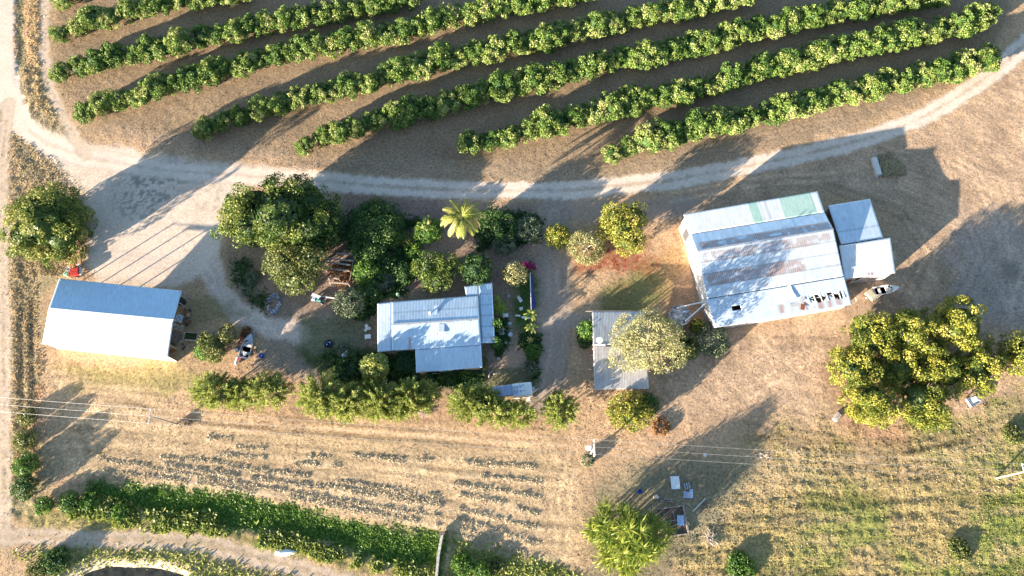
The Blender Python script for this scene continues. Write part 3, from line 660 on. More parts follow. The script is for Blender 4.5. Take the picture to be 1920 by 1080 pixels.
for a in [(402, 735, 40, 34, 4.2, 'palest feathery tree at the left end of the hedge line'), (500, 738, 38, 36, 4.2, 'second feathery tree from the left, standing before the gap in the hedge'),
          (600, 745, 38, 40, 4.4, 'first feathery tree right of the gap below the yard'), (652, 758, 40, 36, 4.2, 'feathery tree below the dark shrub of the front garden'),
          (712, 755, 40, 38, 4.4, 'feathery tree below the soft feathery garden tree'), (768, 752, 40, 38, 4.4, 'feathery tree before the garden path opening below the house'),
          (803, 742, 22, 28, 3.4, 'narrow feathery tree at the path opening below the house'), (880, 758, 38, 34, 4.2, 'feathery tree right of the garden path opening'),
          (925, 774, 36, 30, 4.2, 'feathery tree directly below the caravan awning'), (974, 780, 30, 27, 4.0, 'feathery tree at the lower right corner of the caravan'),
          (450, 742, 34, 30, 3.6, 'feathery tree joining the palest one to its right neighbour'), (626, 762, 34, 28, 3.4, 'low feathery tree filling the first gap of the long hedge stretch'), (684, 742, 34, 28, 3.4, 'low feathery tree filling the middle of the long hedge stretch'), (742, 768, 34, 26, 3.2, 'low feathery tree on the field side of the long hedge stretch'), (905, 752, 32, 26, 3.2, 'low feathery tree touching the left end of the caravan awning'),
          (1051, 772, 31, 36, 3.8, 'lone feathery tree between the caravan and the yellow green mango')]:
    feather(a[0], a[1]-4, a[2]*1.25, a[3]*1.1, a[4]*1.65, a[5])

# ---------------- strap leaved plants
def ribbon(base, az, L, wd, arch, droop, segs=5, rise=.8):
    """one long leaf; returns quads"""
    pts = []; x = 0; z = 0; ang = rise
    for i in range(segs+1):
        pts.append((x, z)); ang -= (arch+droop*i)/segs; x += math.cos(ang)*L/segs; z += math.sin(ang)*L/segs
    c, s = math.cos(az), math.sin(az); V = []; F = []
    for i, (r, z) in enumerate(pts):
        w2 = wd*.5*[.45, .9, 1, .9, .6, .08, .05][min(i, 6)] if segs <= 6 else wd*.5
        for q, zz in ((-1, .25), (0, 0), (1, .25)):
            V.append((base[0]+c*r-s*q*w2, base[1]+s*r+c*q*w2, base[2]+z+zz*w2))
    for i in range(segs):
        F += [(3*i, 3*i+1, 3*i+4, 3*i+3), (3*i+1, 3*i+2, 3*i+5, 3*i+4)]
    return V, F
def ribbons(name, specs, mat, parent):
    V = []; F = []; T = []
    for (b, az, L, wd, arch, dr, rise, tone) in specs:
        v, f = ribbon(b, az, L, wd, arch, dr, 5, rise); o = len(V); V += v; F += [tuple(i+o for i in q) for q in f]; T += [tone]*len(v)
    V = np.array(V); V[:, 2] = np.maximum(V[:, 2], .03)
    return link(name, np_mesh(name, V, F, mat, {'tone': ('FLOAT', np.array(T))}), parent)
g = random.Random(5)
# big pandanus-like bamboo clump
p = P(1176, 1008, 2.8); root = thing('bamboo_clump', 'huge clump of arching strap leaves sunlit beside the scrap timber', 'bamboo', (p.x, p.y, ground_z(p.x, p.y)))
sp = []; st = MB()
heads = []
for i in range(95):
    a = g.uniform(0, 6.283); r = 6.9*math.sqrt(g.random())*(.86+.16*math.sin(a*3+1)+.08*math.sin(a*7)); x, y = math.cos(a)*r, math.sin(a)*r*.84
    hh = (4.9-3.6*(r/6.8)**2)*g.uniform(.6, 1.2)+.4; st.tube([(x*.8, y*.8, -.1), (x, y, hh)], [.07, .05], 4, False); tn = g.uniform(.15, .75)
    for k in range(17):
        az = 6.283*k/17+g.uniform(-.3, .3)
        sp.append(((x, y, hh-g.uniform(0, .5)), az, g.uniform(1.5, 2.7), g.uniform(.14, .24), g.uniform(.7, 1.4), g.uniform(.1, .5), g.uniform(.4, 1.35), min(1, max(0, g.gauss(tn, .18)))))
ribbons('leaves', sp, M['strap'], root); st.build('canes', M['olive'] if False else M['straw'], root)
# yellow coconut palm
p = P(866, 408, 7.6); root = thing('palm_tree', 'tall palm with yellowing fronds standing just below the gravel road', 'palm tree', (p.x, p.y, ground_z(p.x, p.y)))
def frond(parent, base, az, L, rise, tone, nleaf=34, mat=None, lw=.09, ll=.85, name='frond'):
    V = []; F = []; T = []; x = 0; z = 0; ang = rise; pts = []
    for i in range(nleaf+1):
        pts.append((x, z, ang)); ang -= (1.5+.6*i/nleaf)/nleaf; x += math.cos(ang)*L/nleaf; z += math.sin(ang)*L/nleaf
    c, s = math.cos(az), math.sin(az)
    def W(r, q, zz): return (base[0]+c*r-s*q, base[1]+s*r+c*q, base[2]+zz)
    for i in range(nleaf):                                   # rachis
        (x0, z0, _), (x1, z1, _) = pts[i], pts[i+1]; w2 = .05*(1-i/nleaf)+.012; o = len(V)
        V += [W(x0, -w2, z0), W(x0, w2, z0), W(x1, w2, z1), W(x1, -w2, z1)]; F.append((o, o+1, o+2, o+3)); T += [.75]*4
    for i in range(3, nleaf):
        x0, z0, an = pts[i]; t = i/nleaf; l = ll*math.sin(math.pi*min(1, .18+t*.80))**.7
        for sd in (-1, 1):
            l2 = l*g.uniform(.8, 1.1); fx = math.cos(an)*l2*.55; dz = math.sin(an)*l2*.4-l2*g.uniform(.15, .40); o = len(V); tn = min(1, max(0, tone+g.gauss(0, .10)+.2*t))
            V += [W(x0, 0, z0), W(x0+lw, 0, z0+.01), W(x0+fx+lw*.5, sd*l2*.62, z0+dz*1.3), W(x0+fx*.5-lw*.3, sd*l2*.36, z0+dz*.4)]
            F.append((o, o+1, o+2, o+3)); T += [tn]*4
    return link(name, np_mesh(name, V, F, mat or M['palm'], {'tone': ('FLOAT', np.array(T))}), parent)
for i in range(24):
    az = 2*math.pi*i/24*2.618 % 6.283+g.uniform(-.15, .15); old = i/24
    frond(root, (0, 0, 7.6), az, g.uniform(3.7, 5.2), 1.3-1.2*old, .25+.65*old*g.random(), 42, lw=.055, ll=1.15)
MB().tube([(0, -.3, -.2), (.1, -.1, 3), (0, 0, 5.5), (0, 0, 7.7)], [.22, .15, .13, .16], 9).build('trunk', M['palebark'], root)
def fan(px, py, z, n, L, wd, mat, name, label, cat, tone=.5, group=None, rise=(.5, 1.2), stems=1, spread=0.0, stem='stem'):
    p = P(px, py, z); root = thing(name, label, cat, (p.x, p.y, ground_z(p.x, p.y)), 0, group); sp = []; b = MB()
    for s_ in range(stems):
        ox, oy = (g.uniform(-spread, spread), g.uniform(-spread, spread)); hz = z*g.uniform(.75, 1.05) if stems > 1 else z
        b.tube([(ox*.7, oy*.7, -.1), (ox, oy, hz)], [.11, .07], 6)
        for k in range(n): sp.append(((ox, oy, hz), 6.283*k/n+g.uniform(-.3, .3), L*g.uniform(.75, 1.1), wd, g.uniform(.8, 1.4), .4, g.uniform(*rise), min(1, max(0, g.gauss(tone, .15)))))
    ribbons('leaves', sp, M[mat], root); b.build(stem, M['palebark'], root); return root
fan(803, 425, 2.6, 7, 1.7, .45, 'palm', 'banana_plant', 'banana plant with ragged yellow leaves left of the tall palm', 'banana', .55)
fan(995, 590, 2.4, 8, 1.7, .46, 'palm', 'banana_plant', 'upper banana plant at the end of the navy shade cloth', 'banana', .35, 'garden banana plants')
fan(996, 614, 2.0, 8, 1.5, .42, 'palm', 'banana_plant', 'lower banana plant in the row by the driveway', 'banana', .35, 'garden banana plants')
fan(995, 638, 1.0, 12, .9, .10, 'palm', 'strappy_plant', 'short yellow strappy plant below the banana plants', 'plant', .5)
fan(937, 576, 2.0, 10, 1.1, .14, 'strap', 'dracaena_clump', 'tall leafy cane plants along the right side of the house', 'plant', .35, None, (.3, 1.2), 14, 1.0)
fan(931, 558, 2.6, 9, .8, .12, 'strap', 'dracaena_clump', 'small cane plant at the top of the house side bed', 'plant', .3, None, (.3, 1.2), 5, .5)
M['fern'] = LEAF('fern_leaf', [(0, (.012, .04, .012)), (.5, (.03, .085, .02)), (1, (.08, .15, .04))])
fan(762, 672, 1.2, 12, 1.3, .14, 'fern', 'fern_bed', 'dark bed of ferns tucked into the front corner of the house', 'fern', .4, None, (.4, 1.2), 26, 1.7)
fan(790, 707, .9, 12, 1.2, .13, 'fern', 'fern_bed', 'dark ferns below the front wall of the house', 'fern', .5, None, (.4, 1.2), 16, 1.5)
fan(880, 705, .8, 12, 1.0, .13, 'fern', 'fern_bed', 'low ferns along the right half of the house front', 'fern', .55, None, (.4, 1.2), 14, 1.4)
# bougainvillea
p = P(992, 499, 1.2); root = thing('bougainvillea', 'magenta flowering bougainvillea at the top of the navy shade cloth', 'bush', (p.x, p.y, 0))
link('flowers', blob_crown('flowers', 1.0, .9, .7, 1.2, M['magenta'], 20, .4, 1200, .16, 77), root)
link('stem', trunk_mesh(1.6, .05, .8, 1.2, 77, 4), root)

# ================================================================== BUILDINGS
def panel(name, q, parent, fn, cell=.25, th=.05, hole=None, mat=None):
    """roof sheet over quad q (A,B,C,D): u runs A->B, v runs A->D. fn(U,Vm,u,v)->colour"""
    A, B, Cc, D = [Vector(p) for p in q]; lu = (B-A).length; lv = (D-A).length
    nu = max(2, int(lu/cell)); nv = max(2, int(lv/cell)); s, t = np.meshgrid(np.linspace(0, 1, nu+1), np.linspace(0, 1, nv+1))
    a, b, c, d = [np.array(p) for p in (A, B, Cc, D)]
    Pn = (a*((1-s)*(1-t))[..., None]+b*(s*(1-t))[..., None]+c*(s*t)[..., None]+d*((1-s)*t)[..., None])
    U = s*lu; W = t*lv; Cl = fn(U, W, s, t); Cl = np.clip(Cl, .01, .92)
    n = (nu+1)*(nv+1); ix = np.arange(n).reshape(nv+1, nu+1)
    F = np.stack([ix[:-1, :-1], ix[1:, :-1], ix[1:, 1:], ix[:-1, 1:]], -1)
    nrm = (B-A).cross(D-A)
    if nrm.z > 0: F = F[..., ::-1]
    keep = np.ones(F.shape[:2], bool)
    if hole is not None:
        sc_, tc_ = (s[:-1, :-1]+s[1:, 1:])/2, (t[:-1, :-1]+t[1:, 1:])/2; keep = ~hole(sc_, tc_)
    Ft = F[keep]; Vt = Pn.reshape(-1, 3); Vb = Vt-np.array([0, 0, th])
    Fb = Ft[:, ::-1]+n; edges = []
    fw = {}
    for f in Ft:
        for i in range(4): fw[(int(f[i]), int(f[(i+1) % 4]))] = 1
    for (i, j) in fw:
        if (j, i) not in fw: edges.append((j, i, i+n, j+n))
    Fa = np.vstack([Ft, Fb, np.array(edges)]); Va = np.vstack([Vt, Vb]); Ca = np.vstack([Cl.reshape(-1, 3)]*2)
    uv = np.stack([U.ravel(), W.ravel()], 1); uv = np.vstack([uv, uv])
    return link(name, np_mesh(name, Va, Fa, mat or M['roof'], {'Col': ('FLOAT_COLOR', Ca)}, uv=uv), parent)
def sheets(base, sw=.76, amt=.10, seed=0, grime=.12, laps=None, rust=None, extra=None, band=False):
    def fn(U, W, s, t):
        i = np.floor(U/sw); sh = vnoise(i*7.3, np.floor(W/3.0)*5.1, seed)
        k = 1+amt*(sh-.5)*2+grime*(fbm(U*.5, W*.5, 3, seed+1)-.5)*2
        C = np.array(base)*k[..., None]
        if laps: 
            for l in laps: C *= (1-.28*(np.abs(t-l) < .012))[..., None]
        if rust:
            for (u0, u1, v0, v1, th, am) in rust:
                m = sstep(u0-.02, u0+.02, s)*sstep(u1+.02, u1-.02, s)*sstep(v0-.02, v0+.02, t)*sstep(v1+.02, v1-.02, t)
                r = sstep(th-.06, th+.14, fbm(U*1.6, W*.8, 4, seed+4)+.10*(vnoise(i*3.3, i*0, seed+6)-.5))*(.25+.75*sstep(.35, .6, vnoise(U/.26, W*.12, seed+8)))
                if th <= .3: r = .75+.25*vnoise(U/.2, W/.5, seed+8)
                if band: r = (.45+.55*np.sin(U*2*math.pi/.39)**2)*sstep(th-.16, th+.04, fbm(U*.5, W*1.6, 3, seed+4)*.6+.4*vnoise(U/.8, W/.6, seed+9))*(.6+.5*sh)
                C = mixc(C, (.36, .19, .13), np.clip(m*r*am, 0, 1))
        if extra: C = extra(C, U, W, s, t)
        return C
    return fn
def wall(parent, a, b, mat, name='wall', th=.12, z0=-.1, drop=.06, ha=None, hb=None):
    a = Vector(a); b = Vector(b); d = (b-a); d.z = 0; n = Vector((-d.y, d.x, 0)).normalized()*th/2
    za = (ha if ha is not None else a.z)-drop; zb = (hb if hb is not None else b.z)-drop
    vs = []
    for q in (-1, 1):
        vs += [(a.x+n.x*q, a.y+n.y*q, z0), (b.x+n.x*q, b.y+n.y*q, z0), (b.x+n.x*q, b.y+n.y*q, zb), (a.x+n.x*q, a.y+n.y*q, za)]
    return MB().add(vs, [(0, 1, 2, 3), (7, 6, 5, 4), (0, 4, 5, 1), (1, 5, 6, 2), (2, 6, 7, 3), (3, 7, 4, 0)]).build(name, mat, parent)
def opening(parent, a, b, t0, t1, z0, z1, name, mat, off=.10, side=1, th=.06):
    a = Vector(a); b = Vector(b); d = (b-a); d.z = 0; n = Vector((-d.y, d.x, 0)).normalized()*off*side
    p = a+d*t0+n; q = a+d*t1+n; o = wall(parent, (p.x, p.y, z1), (q.x, q.y, z1), mat, name, th, z0, 0); return o
def inset(q, k):
    c = sum((Vector(p) for p in q), Vector())/len(q); out = []
    for p in q:
        p = Vector(p); d = c-p; d.z = 0; out.append(p+d.normalized()*k*1.3)
    return out
WALLM = MAT('cream_boards', (.50, .44, .36), .8, ns=1.5, na=.3); TIN = MAT('old_tin_wall', (.56, .52, .50), .6, .2, ns=1.3, na=.35)
WHITETIN = MAT('white_tin_wall', (.74, .70, .66), .6, ns=1.2, na=.2)
# ---- gabled shed, left
def q4(l, zs): return [P(a, b, z) for (a, b), z in zip(l, zs)]
root = thing('farm_shed', 'white gabled steel shed with one open end, between the left track and the yard', 'shed')
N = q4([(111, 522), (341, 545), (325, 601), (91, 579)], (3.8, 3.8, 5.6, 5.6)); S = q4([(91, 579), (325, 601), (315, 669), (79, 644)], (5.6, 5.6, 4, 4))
panel('roof', N, root, sheets((.50, .66, .80), 1.0, .03, 1, .04)); panel('roof', S, root, sheets((.74, .73, .71), 1.0, .03, 2, .04,  # north slope bluer than south, its skylit shade put into the sheet colour
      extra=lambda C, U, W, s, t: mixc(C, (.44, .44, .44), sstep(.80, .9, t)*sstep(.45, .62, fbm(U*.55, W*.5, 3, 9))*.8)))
MB().beam(N[3]+Vector((0, 0, .05)), N[2]+Vector((0, 0, .05)), .35, .06).build('ridge_cap', M['white'], root)
fl = inset([N[0], N[1], S[2], S[3]], .25); wall(root, fl[3], fl[2], WHITETIN)
MB().beam(S[3], S[2], .14, .12).build('gutter', M['white'], root)
for i in range(7):
    for a, b in ((fl[0], fl[1]),):
        q = a.lerp(b, i/6); MB().box((q.x, q.y, 1.9), (.16, .16, 4.0)).build('post', M['metal'], root)
for i in (1, 3, 5): 
    q = fl[1].lerp(fl[2], i/6); MB().box((q.x, q.y, 2.2), (.16, .16, 4.5)).build('post', M['metal'], root)
for i in range(1, 6):
    t = i/6; a = N[0].lerp(N[3], 1); b1 = N[0].lerp(N[1], t); r1 = N[3].lerp(N[2], t); s1 = S[3].lerp(S[2], t)
    MB().beam(b1-Vector((0, 0, .18)), r1-Vector((0, 0, .18)), .12, .2).beam(s1-Vector((0, 0, .18)), r1-Vector((0, 0, .18)), .12, .2).build('rafter', M['metal'], root)
# ---- house
root = thing('house', 'farmhouse with patched pale blue iron roof in the middle of the garden', 'house')
WB = (.56, .69, .79)
hz = dict(e=3.2, r=4.1)
B1 = q4([(734.7, 566), (896.5, 553.5), (898.6, 598), (734.7, 608)], (3.2, 3.2, 4.0, 4.0)); B2 = q4([(734.7, 608), (898.6, 598), (902, 645.5), (734.7, 657.5)], (4.0, 4.0, 3.2, 3.2))
A0 = q4([(707.5, 569), (733.5, 566.5), (733.5, 657.5), (707.8, 660.5)], (2.95, 3.1, 3.1, 2.95)); FR = q4([(778.5, 655), (902, 646.3), (904.5, 689), (780, 699)], (3.12, 3.12, 2.75, 2.75))
D1 = q4([(897.8, 532.5), (922.5, 530), (927.8, 643), (903.4, 643)], (3.05, 2.7, 2.7, 3.05)); D2 = q4([(871, 537), (896.6, 532.5), (896.5, 553), (874, 555)], (2.95, 2.95, 3.1, 3.1))
panel('roof', B1, root, sheets(WB, .76, .07, 3, .10, [.5], [(.0, 1, .3, 1, .66, .5)])); 
panel('roof', B2, root, sheets((.57, .70, .79), .76, .06, 4, .08, [.52], [(.19, .215, .55, 1, .25, 1), (.225, .25, .55, 1, .38, .7), (.0, 1, 0, .06, .45, .8), (.52, .64, .05, .5, .55, .45)],
      extra=lambda C, U, W, s, t: mixc(mixc(C, (.42, .20, .15), ((s > .50) & (s < .53) & (t > .08) & (t < .52))*.7), (.62, .58, .56), ((s > .54) & (s < .60) & (t > .08) & (t < .52))*.6)))
panel('roof', A0, root, sheets((.60, .70, .78), .76, .06, 5, .1, None, [(.1, 1, .0, .4, .66, .5)])); panel('roof', FR, root, sheets((.60, .71, .79), .76, .05, 6, .07, None, None))
panel('roof', D1, root, sheets((.56, .69, .80), .76, .09, 7, .1, [.18, .36, .54, .72, .9], [(0, 1, .82, 1, .55, .8)])); panel('roof', D2, root, sheets((.56, .68, .80), .76, .06, 8, .08))
MB().beam(B1[3]+Vector((0, 0, .04)), B1[2]+Vector((0, 0, .04)), .28, .05).build('ridge_cap', M['metal'], root)
for a, b in ((A0[1], A0[2]), (D1[0], B2[2]), (FR[0], FR[1])): MB().beam(a+Vector((0, 0, .05)), b+Vector((0, 0, .05)), .14, .05).build('flashing', M['darkmetal'] if False else M['palebl'], root)
sk = B2[0].lerp(B2[1], .565).lerp(B2[3].lerp(B2[2], .565), .27); f = MB().box(sk+Vector((0, 0, .08)), (1.3, 1.9, .12)).build('skylight', M['offwhite'], root)
MB().box(sk+Vector((0, 0, .17)), (1.0, 1.5, .05)).build('glazing', M['palebl'], f)
vt = B1[0].lerp(B1[1], .44).lerp(B1[3].lerp(B1[2], .44), .63); MB().lathe([(.0, .62), (.2, .60), (.24, .45), (.12, .4), (.12, -.1)], vt, 12).build('roof_vent', M['white'], root)
vt = B1[0].lerp(B1[1], .50).lerp(B1[3].lerp(B1[2], .50), .6); MB().box(vt+Vector((0, 0, .05)), (.7, 2.6, .06)).build('roof_patch', M['palebl'], root)
hw = inset([B1[0], B1[1], B2[2], B2[3]], .45); hw = [Vector((v.x, v.y, 3.15)) for v in hw]
MB().add([(v.x, v.y, z) for z in (-.1, 3.05) for v in hw], [(3, 2, 1, 0), (4, 5, 6, 7), (0, 1, 5, 4), (1, 2, 6, 5), (2, 3, 7, 6), (3, 0, 4, 7)]).build('wall', WALLM, root)
fw_ = [Vector((v.x, v.y, 2.7)) for v in inset(FR, .4)]; MB().add([(v.x, v.y, z) for z in (-.1, 2.6) for v in fw_], [(0, 1, 2, 3), (7, 6, 5, 4), (0, 4, 5, 1), (1, 5, 6, 2), (2, 6, 7, 3), (3, 7, 4, 0)]).build('wall', WALLM, root)
for t0 in (.12, .55):
    w_ = opening(root, fw_[3], fw_[2], t0, t0+.2, 1.0, 2.1, 'window', M['glass'], .05, -1)
opening(root, fw_[3], fw_[2], .40, .47, .0, 2.1, 'door', M['teal'], .05, -1)
for t0 in (.2, .7): opening(root, hw[0], hw[1], t0, t0+.1, 1.0, 2.1, 'window', M['glass'], .05, 1)
for a, b, n in ((A0[0], A0[3], 5), (D1[1], D1[2], 6)):
    for i in range(n):
        q = a.lerp(b, .03+.94*i/(n-1)); q = q+Vector((.25 if a is A0[0] else -.25, 0, 0)); MB().box((q.x, q.y, q.z/2-.1), (.11, .11, q.z)).build('post', M['white'], root)
# ---- pole barn
root = thing('pole_barn', 'open pole barn with weathered grey iron roof under the pale gum tree', 'barn')
GR = (.47, .45, .44)
N = q4([(1110.5, 584), (1208.5, 584), (1212.5, 646.5), (1112, 646.5)], (3.1, 3.1, 3.75, 3.75)); S = q4([(1112, 648.5), (1212.5, 648.5), (1216.5, 729), (1114.5, 730.5)], (3.68, 3.68, 3.0, 3.0))
panel('roof', N, root, sheets((.46, .47, .47), .38, .16, 11, .14)); panel('roof', S, root, sheets((.50, .47, .45), .38, .18, 12, .16))
MB().beam(P(1112, 647, 3.82), P(1135, 647, 3.82), .3, .08).build('ridge_cap', M['white'], root)
MB().beam(P(1098, 583.5, 3.0), P(1210, 583.5, 3.0), .14, .14).build('eave_beam', M['timber'], root)
for a, b, n in ((N[0], N[3], 5), (S[0], S[3], 6), (N[1], N[2], 4), (S[1], S[2], 5)):
    for i in range(n):
        q = a.lerp(b, .04+.92*i/(n-1)); q = q+Vector((.1 if a.x < P(1160, 650).x else -.1, 0, 0)); MB().tube([(q.x, q.y, -.1), (q.x, q.y, q.z-.05)], .09, 7).build('post', M['timber'], root)
for k in range(6):
    q = S[0].lerp(S[3], .2+.16*k); MB().beam(q+Vector((-.75, 0, -.6)), q+Vector((.5, 0, -.45)), .09).build('rail', M['timber'], root)
for t in (.15, .28, .62): q = S[3].lerp(S[2], t); MB().beam((q.x, q.y-.8, 2.2), (q.x, q.y+.4, 2.5), .1).build('rail', M['timber'], root)
d = P(1124, 637, 4.5); r2 = thing('satellite_dish', 'round white satellite dish on the ridge of the pole barn', 'satellite dish', (d.x, d.y, 3.7))
MB().tube([(0, 0, -.1), (0, 0, .6)], .03, 6).build('mast', M['metal'], r2)
MB().lathe([(.0, .0), (.25, .03), (.45, .12), (.56, .2), (.55, .22), (.44, .15), (.24, .06), (0, .03)], (0, 0, .6), 20, Matrix.Rotation(.5, 4, 'X')).build('reflector', M['white'], r2, smooth=True)
MB().tube([(0, -.4, .6), (0, -.25, 1.15)], .02, 5).box((0, -.25, 1.17), (.08, .08, .12)).build('feed_horn', M['darkmetal'], r2)
# ---- big shed
root = thing('machinery_shed', 'large multi-bay farm shed with rust streaked roof at the right', 'shed')
S1 = q4([(1281.5, 402), (1532.5, 358.5), (1546, 397.5), (1295, 438.5)], (5.25, 5.25, 5.1, 5.1)); MN = q4([(1295, 439.3), (1546, 398.3), (1562.5, 430), (1307, 471)], (5.0, 5.0, 6.2, 6.2))
MS = q4([(1307, 471), (1562.5, 430), (1582, 517.5), (1326, 559.5)], (6.2, 6.2, 4.75, 4.75)); LT_ = q4([(1325, 560.5), (1583, 518.5), (1597, 571), (1340.6, 614)], (4.6, 4.6, 3.3, 3.3))
E1 = q4([(1552.7, 385.5), (1631, 372.8), (1656, 446), (1577, 458.5)], (3.9, 3.9, 4.2, 4.2)); E2 = q4([(1573.5, 461), (1669.5, 445.5), (1679, 512), (1583.5, 523)], (4.4, 4.4, 3.9, 3.9))
def s1x(C, U, W, s, t):
    C = mixc(C, (.30, .55, .42), ((s > .475) & (s < .54))*.75); C = mixc(C, (.36, .58, .46), ((s > .71) & (s < .945))*.75*1.0)
    return C*(1-.2*((np.abs(s-.56) < .006) | (np.abs(s-.60) < .006) | (np.abs(s-.945) < .004)))[..., None]
panel('roof', S1, root, sheets((.74, .76, .77), .76, .05, 13, .05, None, None, s1x))
panel('roof', MN, root, sheets((.56, .68, .78), .76, .14, 14, .12, [.5], [(.03, .99, .52, .98, .40, 1.0)], band=True), cell=.13)
panel('roof', MS, root, sheets((.64, .71, .76), .76, .10, 15, .10, [.25, .5, .75], [(.03, .97, .05, .27, .46, .75), (.02, .74, .50, .76, .40, .95), (.0, 1, .0, 1, .72, .4)], band=True), cell=.13)
hs = lambda s, t: ((s > .155) & (s < .215) & (t > .40) & (t < .54)) | ((s > .70) & (s < .955) & (t > .50-.05*np.sin(s*60)) & (t < .66+.07*np.sin(s*41+1)))
panel('roof', LT_, root, sheets((.56, .66, .76), .76, .12, 16, .10, [.36], [(.48, .52, .6, .9, .2, .9), (.62, .68, .55, .95, .42, .95), (.76, .80, .62, 1, .2, .9), (.83, .86, .66, 1, .2, .95), (.9, .93, .65, .95, .25, .95), (.0, 1, .5, 1, .64, .5)]), .2, hole=hs)
panel('roof', E1, root, sheets((.60, .69, .77), .76, .07, 17, .08, [.33, .68])); panel('roof', E2, root, sheets((.80, .78, .76), .76, .04, 18, .05, [.5], [(.35, .6, .9, 1, .5, .9)]))
MB().beam(MN[3]+Vector((0, 0, .05)), MN[2]+Vector((0, 0, .05)), .35, .06).build('ridge_cap', M['metal'], root)
for s in (.70, .745, .79, .835, .88, .925, .955):                     # bare rafters over the torn bay
    a = LT_[0].lerp(LT_[1], s); b = LT_[3].lerp(LT_[2], s+.01); MB().beam(a.lerp(b, .42)-Vector((0, 0, .03)), a.lerp(b, .74)+Vector((0, 0, .10)), .13, .1).build('rafter', M['offwhite'], root)
MB().beam(LT_[0].lerp(LT_[3], .57).lerp(LT_[1].lerp(LT_[2], .57), .70)+Vector((0, 0, -.1)), LT_[1].lerp(LT_[2], .57)+Vector((-1, 0, -.1)), .12, .1).build('purlin', M['offwhite'], root)
for s, t, a in ((.655, .72, 1.3), (.665, .5, 1.2), (.60, .7, .2)):      # loose curled sheets
    q = LT_[0].lerp(LT_[1], s).lerp(LT_[3].lerp(LT_[2], s), t)
    MB().box(q+Vector((0, 0, .12)), (2.2, .75, .03), M4=Matrix.Rotation(a, 4, 'Z') @ Matrix.Rotation(.07, 4, 'Y')).build('loose_sheet', M['rust'] if a > 1.25 else M['offwhite'], root)
q = LT_[0].lerp(LT_[1], .595); MB().beam(q+Vector((-.2, 1.0, .25)), q+Vector((.9, -2.6, -.35)), .35, .12).build('fallen_flashing', M['offwhite'], root)
ins = lambda v, dx, dy: Vector((v.x+dx, v.y+dy, v.z))
wl = [ins(S1[0], .35, -.3), ins(MN[0], .3, 0), ins(MN[3], .3, 0), ins(MS[3], .3, 0), ins(LT_[0], .3, 0), ins(LT_[3], .3, .35)]
wall(root, wl[0], Vector((wl[1].x, wl[1].y, 5.0)), TIN); wall(root, wl[1], wl[2], WHITETIN); wall(root, wl[2], wl[3], WHITETIN); wall(root, wl[4], wl[5], TIN)
we = [ins(S1[1], -.35, -.3), ins(MN[1], -.3, 0), ins(MN[2], -.3, 0), ins(MS[2], -.3, 0), ins(LT_[1], -.3, 0), ins(LT_[2], -.3, .35)]
wall(root, we[0], we[1], TIN); wall(root, we[1], we[2], TIN); wall(root, we[2], we[3], TIN); wall(root, we[4], we[5], TIN)
wall(root, wl[0], we[0], TIN); wall(root, wl[5], we[5], TIN)
opening(root, wl[0], wl[1], .45, .88, .3, 3.8, 'doorway', M['darkmetal'], .06, -1)  # dark slab on the wall, colour standing for the shade inside
e1 = inset(E1, .3); wall(root, e1[0], e1[1], TIN); wall(root, e1[1], e1[2], TIN)
e2 = inset(E2, .3); wall(root, e2[1], e2[2], WHITETIN); wall(root, e2[2], e2[3], TIN); wall(root, e2[0], e2[1], TIN)
opening(root, e2[3], e2[2], .28, .36, 1.8, 3.3, 'window', M['glass'], .06, -1); opening(root, e2[3], e2[2], .12, .22, 0, 2.6, 'door', M['rust'], .06, -1)
for i in range(4):
    q = LT_[3].lerp(LT_[2], .1+.25*i); MB().box((q.x, q.y+.5, q.z/2-.1), (.15, .15, q.z)).build('post', M['timber'], root)
# leaning white sheet by the shed corner
p = P(1596, 556); root = thing('metal_sheet', 'white iron sheet leaning upright against the right corner of the big shed', 'metal sheet', (p.x, p.y, 0), .2)
MB().box((0, 0, 1.1), (.9, 2.4, .04), M4=Matrix.Rotation(1.15, 4, 'Y')).build('sheet', M['offwhite'], root)
# ---- water tank
p = P(1276, 590, 2.2); k = mpp(1276, 590, 2.2)*19.5
root = thing('water_tank', 'round old concrete water tank with a grimy domed lid beside the big shed', 'water tank', (p.x, p.y, 0))
MB().lathe([(k, -.1), (k, 2.2), (k*.97, 2.24), (k*.94, 2.2)], n=40).build('tank_wall', M['concrete'], root)
LID = MAT('grimy_lid', (.50, .44, .40), .8, ns=1.5, na=.3, bump=.4, c2=(.12, .10, .09))
MB().lathe([(k*.95, 2.19), (k*.7, 2.3), (k*.4, 2.36), (.02, 2.38)], n=40).build('lid', LID, root)
MB().box((1.0, .5, 2.34), (.5, .45, .06), .4).build('hatch', M['palebl'], root)
root2 = thing('rain_pipe', 'upper white pipe running from the big shed gutter to the tank lid', 'pipe', (0, 0, 0), 0, 'white rain pipes')
c = P(1326, 564, 4.2); MB().tube([P(1269, 577, 2.45), c], .11, 8).build('pipe', M['white'], root2)
MB().tube([c, c+Vector((.3, 0, .1))], .13, 8).build('elbow', M['offwhite'], root2)
root2 = thing('rain_pipe', 'lower white pipe running from the big shed gutter down beside the tank', 'pipe', (0, 0, 0), 0, 'white rain pipes')
MB().tube([P(1284, 608, 1.2), P(1286, 601, 2.5), c-Vector((.1, .25, .15))], .11, 8).build('pipe', M['white'], root2)
MB().tube([c-Vector((.1, .25, .15)), c+Vector((.2, -.2, -.1))], .13, 8).build('elbow', M['offwhite'], root2)

